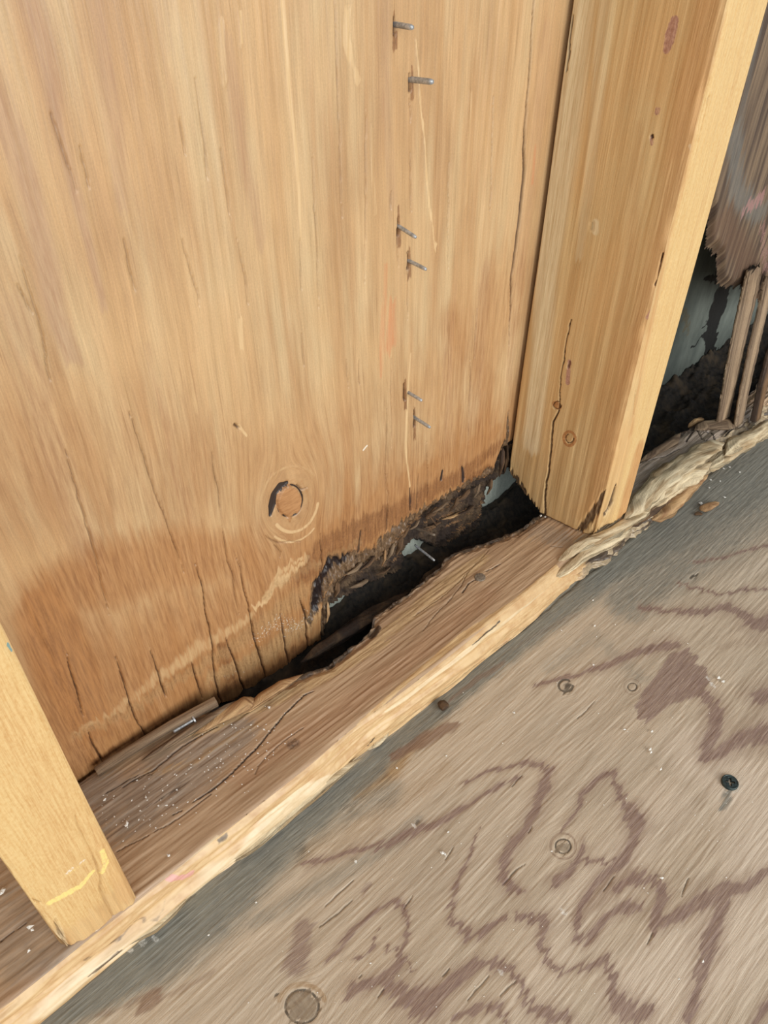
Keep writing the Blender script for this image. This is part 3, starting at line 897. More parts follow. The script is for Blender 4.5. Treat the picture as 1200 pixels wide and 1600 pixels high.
listA = [
    ('l', 'crack', [(893,500),(882,550),(874,614),(873,641),(865,660),(859,710),(853,767),(850,812)], [.8,1,1.4,2,2.6,2.8,3,3.4], 1, .8, False),
    ('l', 'crack', [(896,25),(890,60),(888,90)], 2.4, .9, .8, False), ('l', 'crack', [(890,80),(885,110)], 2, .9, .8, False),
    ('l', 'pale', [(905,0),(890,120),(875,260),(855,420),(845,560),(830,700)], [50,60,50,40,36,30], .75, 1.3, True),
    ('l', 'pale', [(950,0),(930,200),(905,400)], [30,26,16], .5, 1.3, True),
    ('l', 'warm', [(1110,0),(1080,160),(1050,330),(1010,480),(990,560),(960,700),(935,800)], [44,56,44,44,46,60,60], .7, 1.4, True),
    ('l', 'warm', [(1000,200),(985,400),(960,560),(930,700),(900,800)], [20,24,30,40,40], .45, 1.5, True),
    ('l', 'pink', [(1054,32),(1048,55),(1042,78)], [12,16,10], 1, .8, False), ('l', 'pink', [(1028,171),(1027,175)], 8, .8, 1, False),
    ('l', 'pink', [(1018,214),(1019,224)], 6, .8, 1, False), ('l', 'crack', [(1018,213),(1018,215)], 4, 1, .6, False),
    ('l', 'pink', [(1022,486),(1012,497)], [12,8], .9, 1, False), ('l', 'pink', [(890,564),(887,598)], [6,8], 1, .8, False), ('l', 'crack', [(889,566),(888,574)], 4, .6, .8, False),
    ('l', 'knot', [(869,632),(871,634)], 13, 1, .6, False), ('l', 'crack', ring_px((870,633), 6, 6, 0, 300), 1.6, .8, .8, False),
    ('l', 'knot', ring_px((890,685), 9, 11), 5, .9, .8, False), ('l', 'dirt_dark', ring_px((890,685), 6, 7, 0, 250), 2, .7, .8, False),
    ('l', 'dirt_dark', [(786,700),(795,740),(815,770),(830,790),(845,808)], [10,14,14,12,6], 1, 1.1, True),
    ('l', 'dirt_dark', [(905,830),(930,800),(945,770)], [10,14,6], .8, 1, True),
    ('l', 'dirt_dark', [(925,350),(924,358)], 7, .45, 1.4, False), ('l', 'pale', [(930,348),(930,362)], 12, .7, 1, False),
    ('l', 'crack', [(1084,236),(1084,244)], 4, .8, .8, False), ('l', 'crack', [(1127,84),(1124,92)], 5, .7, .8, False), ('l', 'crack', [(1037,399),(1034,410)], 4, .8, .8, False),
    ('l', 'dirt_dark', [(1028,440),(1024,446)], 6, .8, 1, False), ('l', 'crack', [(988,628),(986,640)], 3, .7, .8, False),
    ('l', 'dirt_dark', [(1128,60),(1122,100),(1112,140)], [8,10,6], .5, 1.4, True), ('l', 'pale', [(1078,228),(1088,250)], 5, 1.1, .8, False), ('l', 'pale', [(1040,395),(1032,440)], 5, 1.1, .8, False),
    ('l', 'dirt_dark', [(1036,400),(1030,425),(1026,446)], [5,6,6], .7, 1.2, True),
    ('l', 'knot', [(1040,395),(1026,450)], 6, .7, 1, False),
]
listB = [
    ('p', 'edge', [(1130,-60),(1230,-60),(1060,560),(980,800),(950,830),(985,690)], .85, .006, True),
    ('l', 'warm', [(1178,0),(1120,250),(1060,450),(1010,640)], [16,16,14,12], .4, 1.6, True),
    ('l', 'warm', [(1134,20),(1100,160),(1072,280),(1046,380),(1024,480),(1002,580),(985,680)], [10,6,9,5,9,6,12], .6, 1.4, True),
    ('l', 'dirt_dark', [(1050,400),(1030,470)], 10, .25, 1.6, True),
    ('l', 'crack', [(1108,150),(1098,190),(1090,225)], 2, .55, 1, False), ('l', 'crack', [(1072,300),(1060,345)], 2, .5, 1, False), ('l', 'crack', [(1030,470),(1020,520)], 2, .6, 1, False),
    ('l', 'crack', [(994,610),(990,650)], 2, .6, 1, False),
    ('l', 'warm', [(1000,700),(985,760),(970,810)], [30,36,30], .9, 1.2, True),
    ('l', 'dirt_dark', [(948,800),(955,785),(962,760)], [14,12,4], 1, 1, True),
    ('l', 'crack', [(962,762),(958,785),(950,800)], [3,6,6], .9, .8, False),
    ('l', 'crack', [(975,810),(968,822)], [3,4], .7, .8, False),
]


def zbA(per, fid, dist):
    zb = np.full(len(per), 0.0008)
    pts = [pAf(x, y) for x, y in [(788,690),(792,722),(800,748),(820,772),(843,804)]]
    a = fid == 0
    d = dist[a]
    xs = [p[0] for p in pts]; zs = [max(p[1], 0.0008) for p in pts]
    print('stud foot', [round(v, 4) for v in xs], [round(v, 4) for v in zs])
    z = np.interp(d, xs, zs)
    zb[a] = z + (vn(d * 500, d * 0, 7) - .5) * 0.003 * (z > .002)
    zb[fid == 3] = zs[0] * .8
    b = fid == 1
    zb[b] = 0.0008 + (vn(dist[b] * 400, dist[b] * 0, 8)) * 0.004
    return zb


def waneR(fid, dist, Zg, s):
    w_ = np.zeros_like(Zg)
    nk = (fbm(Zg * 60, Zg * 0 + 3, 101, 3) - .45)
    nk2 = np.clip(vn(Zg * 38, Zg * 0, 103) - .62, 0, 1) * 2.5
    for k, d0 in ((0, LA), (1, 0.0)):
        e = np.abs(dist - d0)[:, None]
        w_ += np.where((fid == k)[:, None], -(1 - sst(e, 0, 0.005)) * (0.0008 + np.clip(nk, 0, 1) * .003 + nk2 * .0022), 0)
    # crushed foot
    foot = (1 - sst(Zg, 0.0, 0.022))
    for k, d0, r in ((0, LA, .012), (1, 0.0, .03)):
        e = np.abs(dist - d0)[:, None]
        w_ += np.where((fid == k)[:, None], -(1 - sst(e, 0, r)) * foot * (fbm(s * 500, Zg * 80, 105, 2)) * .008, 0)
    return w_


sr = stud('wall_stud', rc, zbA, {0: (pAf, listA), 1: (pBf, listB)}, 0.40, [150, 80, 12, 12], seed=110, wane=waneR, wob=.0008)
tag(sr, 'tan upright stud right of the knotty plywood, with a long crack and small pink marks', 'stud')

# left stud: only its narrow front shows
lc = [(-0.0165, 0.3020), (-0.0168, YF), (0.0228, YF), (0.0222, 0.3020)]


def pLf(px, py):
    p = un(px, py, 1, YF)
    return p[0] - lc[1][0], p[2], np.linalg.norm(p - EYE) / FPX


listL = [
    ('l', 'edge', [(-40,1000),(20,1150),(60,1280),(120,1400)], [220,230,220,120], .9, .6, True),
    ('l', 'warm', [(-20,1080),(60,1200),(120,1320),(150,1400)], [90,100,120,110], .42, 1.5, True),
    ('l', 'warm', [(150,1290),(175,1350),(200,1400)], [20,30,30], .55, 1.3, True),
    ('l', 'warm', [(60,1430),(100,1480)], [30,30], .4, 1.3, True),
    ('l', 'crack', [(118,1276),(133,1310),(143,1335),(150,1352),(156,1375),(160,1393),(170,1412),(177,1434)], [1,1.6,2,3,3,4,3,2], .42, 1.2, False),
    ('l', 'yellow', [(78,1410),(100,1398),(125,1385),(145,1362)], [12,14,12,8], 1, 1, False),
    ('l', 'yellow', [(160,1330),(166,1350),(160,1362)], 10, .9, 1, False),
    ('l', 'yellow', [(100,1370),(130,1350)], 8, .6, 1.4, False),
    ('l', 'white', [(138,1466),(150,1456),(165,1450),(182,1440)], [8,12,9,6], 1, 1, False),
    ('l', 'white', [(105,1365),(112,1358)], 8, .7, 1, False), ('l', 'white', [(125,1350),(132,1345)], 6, .7, 1, False),
    ('l', 'teal', [(18,1008),(24,1016)], [10,8], 1, .8, False),
    ('l', 'dirt_dark', [(85,1440),(100,1475),(113,1500)], [4,6,5], .55, 1, True),
    ('l', 'pale', [(50,1412),(80,1430),(100,1475),(112,1495)], [10,14,10,6], .8, 1, False),
    ('l', 'crack', [(48,1408),(62,1412)], 2, .6, 1, False),
]


def zbL(per, fid, dist):
    zb = np.full(len(per), 0.0006)
    b = fid == 1
    zb[b] = 0.0006 + vn(dist[b] * 350, dist[b] * 0, 9) * 0.0016
    return zb


def waneL(fid, dist, Zg, s):
    w_ = np.zeros_like(Zg)
    nk = np.clip(fbm(Zg * 70, Zg * 0 + 3, 131, 3) - .4, 0, 1)
    foot = (1 - sst(Zg, 0.0, 0.03))
    for d0 in (0.0, 0.0396):
        e = np.abs(dist - d0)[:, None]
        w_ += np.where((fid == 1)[:, None], -(1 - sst(e, 0, 0.004)) * (0.0006 + nk * .002 + foot * .001), 0)
    e = dist[:, None]
    w_ += np.where((fid == 1)[:, None], -(1 - sst(e, .004, .010)) * foot * (.0015 + .002 * fbm(s * 500, Zg * 60, 133, 2)), 0)
    # the split corner piece stands a little proud
    e = 0.0396 - dist[:, None]
    w_ += np.where((fid == 1)[:, None], (1 - sst(e, .008, .010)) * (1 - sst(Zg, .03, .05)) * .0012, 0)
    return w_


sl = stud('wall_stud', lc, zbL, {1: (pLf, listL)}, 0.27, [12, 110, 12, 12], zstep=.0005, seed=140, wane=waneL, wob=.0007)
tag(sl, 'bright yellow-tan upright stud nearest the camera, with yellow and white paint smears at its foot', 'stud')

# ------------------------------------------------------------------ bottom plate
px_ = spaced(-0.6, 1.5, -0.065, 0.78, 0.0007, 1.3)
back = [(-0.7, .3), (.10, .3)]
for p in [(352,1100),(400,1090),(430,1073),(475,1052),(512,1040),(540,1017),(568,995),(578,985),(583,966),(600,952),(640,925),(688,884),(695,872),(712,862),(760,845),(800,832),(830,812),(843,804)]:
    q = un(*p, 2, 0); back.append((q[0], q[1]))
q = un(843, 804, 2, 0)
back += [(q[0] + .015, .268), (.47, .27)]
for p in [(1004,715),(1022,700),(1050,685),(1062,677),(1085,666),(1100,656),(1120,655),(1140,661),(1155,664)]:
    q = un(*p, 2, 0); back.append((q[0], q[1]))
back += [(.70, .232), (.76, .24), (1.5, .25)]
back = np.array(back); back = back[np.argsort(back[:, 0])]
print('back', back)
yb = np.interp(px_, back[:, 0], back[:, 1]) + (fbm(px_ * 180, px_ * 0, 151, 3) - .5) * .003 * sst(px_, .09, .12)
yf = np.full_like(px_, YF) + (vn(px_ * 22, px_ * 0, 152) - .5) * .003
rotx = sst(px_, .395, .44)
yf += rotx * (fbm(px_ * 60, px_ * 0, 153, 3) - .4) * .012
nb, nt_, nf = 16, 150, 60
rows_y = []; rows_z = []
vb = np.linspace(0, 1, nb, endpoint=False)
vt = np.linspace(0, 1, nt_, endpoint=False)
vf = np.linspace(0, 1, nf)
X = np.broadcast_to(px_[:, None], (len(px_), nb + nt_ + nf)).copy()
Yp = np.zeros_like(X); Zp = np.zeros_like(X)
Yp[:, :nb] = yb[:, None] + (fbm(X[:, :nb] * 150, vb[None] * 6, 154, 3) - .3) * .004
Zp[:, :nb] = ZF + 0.0008 + (vb[None] ** .8) * (-ZF - 0.0012)
yt = yb[:, None] + (yf - yb)[:, None] * vt[None]
Yp[:, nb:nb + nt_] = yt
db = yb[:, None] - yt; df = yt - yf[:, None]
Xt = X[:, nb:nb + nt_]
rag = (fbm(Xt * 120, yt * 500, 155, 3))
Zt = -(1 - sst(db, 0, .007)) * (.001 + .006 * rag * sst(Xt, .09, .12)) - (1 - sst(df, 0, .003)) * .0012
Zt += (fbm(Xt * 30, yt * 500, 156, 3) - .5) * .0012 + (vn(Xt * 12, yt * 30, 157) - .5) * .0014 - .0004
Zp[:, nb:nb + nt_] = Zt
Xf = X[:, nb + nt_:]
vfb = np.broadcast_to(vf[None], Xf.shape)
groove = fbm(Xf * 9, vfb * 7, 158, 3)
Yff = yf[:, None] + 0.003 * (np.clip(1 - vfb * 9, 0, 1) ** 2) - .0015 + (groove - .5) * .005 + (fbm(Xf * 40, vfb * 14, 159, 2) - .5) * .0022
Yff += -.0035 * sst(vfb, .3, .6) * (1 - sst(vfb, .6, .95)) * sst(vn(Xf * 9, vfb * 0, 160), .4, .7)
rr = sst(Xf, .395, .43)
Yff += rr * ((fbm(Xf * 35, vfb * 9, 161, 3) - .5) * .016 + (fbm(Xf * 140, vfb * 22, 162, 3) - .5) * .006)
Yp[:, nb + nt_:] = Yff
Zp[:, nb + nt_:] = -0.0016 - vfb * (-ZF - 0.0016 - .0004) + rr * (fbm(Xf * 60, vfb * 8, 163, 2) - .5) * .006 * (1 - vfb) * np.clip(vfb * 6, 0, 1)
tr = sst(Xt, .395, .44) * (1 - sst(df, .0, .030))
Zp[:, nb:nb + nt_] += tr * ((fbm(Xt * 26, yt * 300, 164, 3) - .5) * .007 + .001)


def pp(px, py):
    p = un(px, py, 2, 0)
    return p[0], p[1], np.linalg.norm(p - EYE) / FPX


# the sheet of the top is painted on a regular grid and looked up from the sweep
gxs = np.arange(-0.07, 0.79, 0.0006); gys = np.arange(0.20, 0.306, 0.0005)
GA, GB = np.meshgrid(gxs, gys, indexing='ij')
P = Paint(GA, GB, pp, (fbm(GA * 35, GB * 700, 171, 2) - .5) * .02, (fbm(GA * 90, GB * 90, 172, 2) - .5) * .002)
P.line('grey', [(130,1230),(200,1260),(280,1210),(380,1140)], [60,110,100,50], .85, 1.4)
P.line('grey', [(0,1440),(80,1500)], [120,100], .6, 1.4)
P.line('grey', [(850,830),(905,850)], [50,40], .6, 1.4)
P.line('grey', [(1000,760),(1060,710),(1140,670),(1200,650)], [120,110,90,60], 1, 1)
P.line('warm', [(380,1210),(440,1160),(520,1120),(640,1030),(760,930)], [40,50,50,40,40], .7, 1.5)
P.line('warm', [(0,1570),(60,1530)], 30, .5, 1.3)
P.line('pale', [(300,1150),(380,1110),(470,1075),(540,1040),(600,1000)], [16,24,26,22,26], .9, 1.3)
P.line('pale', [(600,990),(640,960),(700,910),(760,870)], [26,34,34,24], .8, 1.4)
P.line('pale', [(200,1220),(300,1190),(420,1120)], [16,20,12], .6, 1.3)
P.line('pale', [(740,900),(800,860),(850,830)], [16,18,16], .5, 1.4)
P.line('dirt_dark', [(583,990),(590,980)], [16,12], .9, 1, warp=False)
P.line('dirt_dark', [(170,1235),(190,1225),(230,1215)], 5, .7, 1.2)
P.line('dirt_dark', [(240,1250),(280,1235),(300,1205)], 14, .45, 1.5)
P.line('knot', [(456,1162),(460,1160)], 22, .6, 1.4, warp=False)
P.line('crack', ring_px((458, 1170), 70, 20, 190, 300, rot=-38), 1.6, .5, 1, warp=False)
P.line('crack', [(270,1272),(330,1235),(365,1205),(400,1170),(440,1120),(475,1085),(492,1078)], [1,2,2.4,2.4,2.4,2.2,1], 1, .8, warp=False)
P.line('crack', [(190,1230),(240,1200),(285,1165),(340,1135)], [1,2,2.4,1.4], .7, .8, warp=False)
P.line('crack', [(180,1330),(260,1290),(330,1240)], 1.2, .6, .8, warp=False)
P.line('crack', [(660,985),(690,950),(720,915),(735,890)], [1,1.4,1.4,1], .5, .9, warp=False)
P.line('crack', [(722,925),(732,912),(745,905)], 1.8, .9, .9, warp=False)
P.line('crack', [(760,893),(782,880)], 1.4, .8, .9, warp=False)
P.line('crack', [(0,1470),(30,1450),(50,1435)], 1.6, .7, .9, warp=False)
P.line('crack', [(860,852),(880,854)], 1.4, .6, .9, warp=False)
P.line('crack', [(1004,722),(1040,712),(1062,700)], 2, .8, .9, warp=False)
P.line('crack', [(1072,690),(1085,672),(1110,676),(1120,690),(1145,672)], 2.6, .9, .9, warp=False)
P.line('crack', [(1088,668),(1100,690),(1130,700)], 2.4, .8, .9, warp=False)
P.line('crack', ring_px((700, 905), 90, 14, 150, 30, rot=-42), 1.2, .4, 1, warp=False)
P.line('white', [(200,1290),(260,1255),(320,1205),(400,1140)], [60,80,60,30], .62, 1.5)
P.line('white', [(260,1330),(330,1280)], [60,60], .55, 1.5)
P.line('white', [(10,1420),(60,1460)], [80,50], .55, 1.5)
P.line('rotgrey', [(905,850),(935,835),(960,815)], [20,26,20], .9, 1, warp=False)
P.line('rotgrey', [(985,800),(1040,755),(1100,715),(1135,690),(1200,655)], [40,40,36,24,20], .95, .8)
P.line('facelight', [(215,1408),(275,1360),(340,1305)], [5,5,5], .6, 1, warp=False)
P.line('face', [(560,1130),(640,1060),(720,996),(800,944),(870,885)], [6,8,14,10,8], .8, .8, warp=False)
P.line('face', [(0,1592),(60,1545),(112,1505)], [26,18,10], .8, .8, warp=False)


def lookup(g, x, y):
    i = np.clip(np.round((x - gxs[0]) / .0006).astype(int), 0, len(gxs) - 1)
    j = np.clip(np.round((y - gys[0]) / .0005).astype(int), 0, len(gys) - 1)
    return g[i, j]


at = {}
for k in ('grey','pale','warm','face','facelight','rotgrey','pink','dirt_dark','knot','white','crack'):
    v = np.zeros_like(X)
    if k in P.m:
        v[:, nb:nb + nt_] = lookup(P.m[k], Xt, yt)
    at[k] = v
Zp[:, nb:nb + nt_] -= at['crack'][:, nb:nb + nt_] * .0016
# front face


def pfr(px, py):
    p = un(px, py, 1, YF)
    return p[0], p[2], np.linalg.norm(p - EYE) / FPX


FA = np.broadcast_to(px_[:, None], Xf.shape); FZ = -0.0005 - vfb * .037
P = Paint(FA, -FZ, lambda a, b: (lambda q: (q[0], -q[1], q[2]))(pfr(a, b)), (fbm(FA * 30, FZ * 300, 181, 2) - .5) * .015, (fbm(FA * 60, FZ * 60, 182, 2) - .5) * .001)
P.line('facelight', [(350,1340),(420,1270),(480,1225),(550,1190)], [24,30,24,10], 1, .7)
P.line('facelight', [(60,1570),(130,1510),(235,1440),(290,1400),(330,1350)], [30,30,50,50,40], .8, 1.2)
P.line('dirt_dark', [(215,1430),(240,1420),(262,1395)], [6,5,3], .5, 1.5)
P.line('dirt_dark', [(120,1500),(190,1455),(220,1425)], [4,5,3], .5, 1.5)
P.line('facelight', [(130,1520),(190,1470),(230,1445)], [10,14,14], .9, .8)
P.line('facelight', [(600,1110),(680,1050),(760,985),(850,915)], [10,10,10,8], .8, .8)
P.line('warm', [(620,1110),(700,1050),(800,975),(880,910)], [10,14,12,10], .8, 1.2)
P.line('warm', [(480,1200),(560,1150),(620,1100)], [16,20,16], .6, 1.3)
P.line('pink', [(262,1370),(296,1362)], [10,8], 1, 1.2, warp=False); P.line('pink', [(284,1366),(296,1358)], 9, 1, 1, warp=False)
P.line('dirt_dark', [(135,1506),(150,1494),(170,1478),(190,1460)], [3,7,7,3], .8, 1.4)
P.line('dirt_dark', [(218,1450),(232,1453),(250,1452)], [22,26,8], .9, 1.5)
P.line('dirt_dark', [(336,1314),(347,1306)], [8,11], .8, 1.5)
P.line('dirt_dark', [(300,1378),(312,1366)], [3,4], .9, .8, warp=False)
P.line('dirt_dark', [(366,1338),(382,1320)], [3,4], .9, .8, warp=False)
P.line('crack', [(735,1003),(755,985),(778,965)], [2,4,2], 1, .8, warp=False)
P.line('crack', [(620,1125),(680,1078),(740,1030),(830,965)], [1,1.6,1.6,1], .7, .9, warp=False)
P.line('dirt_dark', [(574,1162),(580,1150)], 6, .9, .9, warp=False)
for k, v in P.m.items():
    at[k][:, nb + nt_:] = v
at['face'][:, nb + nt_:] = np.maximum(at['face'][:, nb + nt_:], 1 - sst(Xf, .40, .45))
at['rotgrey'][:, nb + nt_:] = sst(Xf, .40, .45)
at['dirt_dark'][:, nb + nt_:] = np.maximum(at['dirt_dark'][:, nb + nt_:], sst(Xf, .40, .44) * sst(.5 - groove, .0, .12) * .9)
at['dirt_dark'][:, :nb] = .85
at['dirt_dark'][:, nb:nb + nt_] = np.maximum(at['dirt_dark'][:, nb:nb + nt_], (1 - sst(db, 0, .004)) * .55)
sg = Yp - 0.7 * Zp
at['gr'] = np.stack([X, sg + (vn(X * 7, sg * 20, 190) - .5) * .01, 0 * X], -1)
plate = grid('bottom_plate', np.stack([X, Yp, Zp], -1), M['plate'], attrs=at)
tag(plate, 'weathered brown bottom plate on the plywood floor under both studs, back edge rotted', 'plate')


# ------------------------------------------------------------------ splinters and chips
def splinter(name, pts, wid, thk, mat, parent=None, seed=0, rough=.35, flat_ends=False, n=60, m_=20):
    """a torn length of wood along pts (world); wid/thk are half sizes at each point"""
    pts = np.array(pts, float); k = len(pts)
    t = np.linspace(0, k - 1, n)
    C_ = np.stack([np.interp(t, range(k), pts[:, i]) for i in range(3)], -1)
    for _ in range(2):
        C_[1:-1] = (C_[:-2] + 2 * C_[1:-1] + C_[2:]) / 4
    Wd = np.interp(t, range(k), wid); Th = np.interp(t, range(k), thk)
    T = np.gradient(C_, axis=0); T /= np.linalg.norm(T, axis=1)[:, None]
    up = np.array([0, 0, 1.0])
    S = np.cross(T, up); S /= np.linalg.norm(S, axis=1)[:, None]
    U = np.cross(S, T)
    L = np.cumsum(np.r_[0, np.linalg.norm(np.diff(C_, axis=0), axis=1)])
    th = np.linspace(0, 2 * math.pi, m_, endpoint=False)
    c, s = np.cos(th), np.sin(th)
    c = np.sign(c) * np.abs(c) ** .7; s = np.sign(s) * np.abs(s) ** .7
    r = 1 + (fbm(L[None] * 60 + seed, th[:, None] * 2.2 + 0 * L[None], seed, 3) - .5) * rough * 2
    r = r + (vn(L[None] * 20 + seed, th[:, None] * 5, seed + 3) - .5) * rough
    endf = np.ones(n)
    if not flat_ends:
        endf = np.clip(np.minimum(np.arange(n), np.arange(n)[::-1]) / (n * .12), 0.08, 1) ** .7
    V = C_[None] + S[None] * (c[:, None] * Wd[None] * endf[None] * r)[..., None] + U[None] * (s[:, None] * Th[None] * endf[None] * r)[..., None]
    at = {'gr': np.stack([np.broadcast_to(L[None] + seed, r.shape), (th[:, None] * np.maximum(Wd, .002)[None] * .8), 0 * r], -1)}
    o = grid(name, V[::-1], mat, parent, attrs=at, closed_u=True, caps=True)
    return o


def use_gr(mat):
    pass


def W(px, py, y): return un(px, py, 1, y)


def U2(px, py, z=0.0):
    return un(px, py, 2, z)


# torn fibres that are still part of the plate
def part(pxz, wid, thk, mat, seed, name='torn_fibre', rough=.35):
    return splinter(name, [U2(a, b, z) for a, b, z in pxz], wid, thk, M[mat], plate, seed, rough)


part([(975,812,.001),(1000,785,.004),(1035,752,.004),(1075,722,.003),(1110,700,.002),(1132,692,0)], [.004,.008,.009,.009,.008,.004], [.003,.005,.005,.005,.004,.002], 'palechip', 201, rough=.5)
part([(990,800,-.006),(1030,775,-.005),(1075,745,-.004),(1112,722,-.004)], [.003,.006,.008,.004], [.003,.006,.006,.003], 'palechip', 202, rough=.6)
part([(905,858,-.003),(925,845,.001),(960,830,.001),(1000,806,-.004),(1018,792,-.006)], [.002,.0045,.0045,.004,.002], [.002,.003,.003,.003,.002], 'palechip', 203, rough=.55)
part([(868,882,-.002),(895,862,.001),(918,848,.003),(945,838,.002)], [.002,.003,.0035,.002], [.002,.003,.003,.002], 'palechip', 204, rough=.5)
part([(862,905,-.006),(885,890,-.004),(915,866,-.003),(955,845,-.006),(985,828,-.010)], [.0015,.0025,.0035,.004,.002], [.0015,.0025,.003,.003,.002], 'palechip', 205, rough=.5)
part([(1018,812,-.022),(1040,795,-.020),(1075,762,-.018),(1110,735,-.016)], [.004,.009,.007,.002], [.004,.007,.006,.002], 'chip', 206, rough=.3)
part([(1132,712,-.006),(1150,694,-.004),(1175,680,-.002),(1210,655,-.001)], [.003,.006,.005,.005], [.003,.004,.004,.004], 'palechip', 207, rough=.6)
part([(1100,735,-.014),(1130,715,-.012),(1165,692,-.010),(1210,662,-.010)], [.003,.006,.006,.006], [.004,.006,.006,.006], 'palechip', 208, rough=.6)
part([(985,822,-.014),(1010,800,-.012),(1050,772,-.012)], [.003,.005,.003], [.003,.005,.003], 'darkchip', 209, rough=.5)
part([(1085,672,.001),(1105,664,.002),(1135,662,.002),(1150,668,.001)], [.002,.007,.008,.003], [.001,.0018,.0018,.001], 'greychip', 210, rough=.5)
part([(1000,722,-.001),(1025,706,.001),(1052,690,.001),(1064,676,.002)], [.002,.004,.004,.001], [.001,.002,.002,.001], 'greychip', 211, rough=.5)
# peeled strips at the back of the plate, near the plywood
part([(222,1188,.001),(270,1158,.003),(330,1120,.004),(372,1094,.003)], [.0015,.0025,.003,.001], [.001,.0015,.002,.0008], 'greychip', 212, 'peeled_strip')
part([(300,1150,.001),(350,1118,.003),(385,1098,.004),(400,1092,.003)], [.001,.004,.005,.0015], [.001,.0015,.002,.001], 'chip', 213, 'peeled_strip')
part([(375,1118,.001),(410,1090,.004),(440,1070,.005),(474,1053,.005)], [.001,.0035,.0035,.0006], [.001,.0015,.0015,.0006], 'chip', 214, 'peeled_strip')
# pale lip low on the front edge
part([(350,1352,-.030),(392,1322,-.029),(454,1268,-.030),(517,1216,-.030),(566,1184,-.031)], [.001,.0025,.003,.003,.001], [.003,.006,.006,.005,.002], 'palechip', 215, 'front_lip', .3)
part([(110,1532,-.030),(157,1500,-.030),(190,1474,-.029),(240,1446,-.028),(300,1398,-.030)], [.001,.002,.0025,.003,.001], [.003,.005,.005,.006,.003], 'palechip', 216, 'front_lip', .3)

# ragged fibres left hanging along the torn veneer
rf = random.Random(31)
for i, (a, b, dx, dy, mt) in enumerate([
        (512, 940, -2, 34, 'chip'), (528, 908, -6, 26, 'darkchip'), (548, 890, -18, 22, 'darkchip'), (566, 878, -26, 20, 'greychip'), (585, 868, -24, 24, 'darkchip'),
        (602, 858, -6, 28, 'chip'), (616, 848, -14, 30, 'greychip'), (628, 838, -10, 30, 'darkchip'), (640, 822, -22, 28, 'darkchip'), (655, 812, -16, 16, 'greychip'),
        (668, 802, 14, 22, 'darkchip'), (684, 792, -20, 18, 'darkchip'), (700, 782, -26, 20, 'greychip'), (716, 776, -14, 24, 'darkchip'), (734, 764, -24, 22, 'darkchip'),
        (750, 756, -10, 22, 'greychip'), (768, 748, -8, 26, 'darkchip'), (786, 700, -6, 46, 'darkchip'), (792, 690, -4, 50, 'darkchip'), (575, 905, -30, 14, 'greychip'),
        (690, 815, -28, 10, 'darkchip'), (720, 800, -30, 12, 'chip'), (740, 790, -26, 14, 'darkchip'), (610, 885, -24, 14, 'darkchip')]):
    y0 = YW + (.001 if i < 19 else .003)
    p = W(a, b, y0); q = W(a + dx, b + dy, y0 + rf.uniform(-.004, .002))
    mid = (p + q) / 2 + np.array([0, -.0015, 0])
    wd = rf.uniform(.0008, .0018)
    splinter('torn_fibre', [p, mid, q], [wd, wd * 1.2, wd * .5], [wd * .6, wd * .7, wd * .3], M[mt], wall, 500 + i, .5, n=24, m_=10)

# loose pieces
stick = splinter('wood_stick', [U2(150, 1206, .003), U2(200, 1175, .004), U2(270, 1132, .005), U2(338, 1096, .006)], [.0028, .003, .003, .0032], [.0025, .003, .003, .003], M['greychip'], None, 220, .12, True)
tag(stick, 'thin square-edged tan stick lying on the back of the plate against the plywood', 'stick')
c1 = splinter('wood_chip', [U2(1094, 797, ZF + .003), U2(1108, 791, ZF + .003), U2(1124, 785, ZF + .003)], [.003, .0042, .002], [.0012, .0018, .001], M['chip'], None, 221, .3, n=24)
tag(c1, 'tan wood chip lying alone on the grey floor right of the broken plate edge', 'wood chip')
c2 = splinter('wood_chip', [U2(686, 1106, ZF + .003), U2(692, 1102, ZF + .0035), U2(699, 1098, ZF + .003)], [.003, .0035, .0025], [.002, .0028, .0015], M['darkchip'], None, 222, .3, n=24)
tag(c2, 'small dark brown wood chip on the floor close below the plate front', 'wood chip')
c3 = splinter('wood_chip', [U2(570, 1172, ZF + .002), U2(588, 1160, ZF + .003), U2(608, 1144, ZF + .004)], [.001, .0032, .0015], [.0008, .0016, .0008], M['palechip'], None, 223, .3, n=24)
tag(c3, 'pale cream sliver of wood leaning at the foot of the plate front', 'wood chip')
c4 = splinter('wood_chip', [U2(1085, 804, ZF + .0015), U2(1092, 802, ZF + .0015), U2(1098, 804, ZF + .0015)], [.001, .002, .001], [.0008, .001, .0008], M['darkchip'], None, 224, .3, n=20)
tag(c4, 'tiny dark wood fragment just left of the tan chip on the floor', 'wood chip')

# broken upright strips of plywood in the right bay


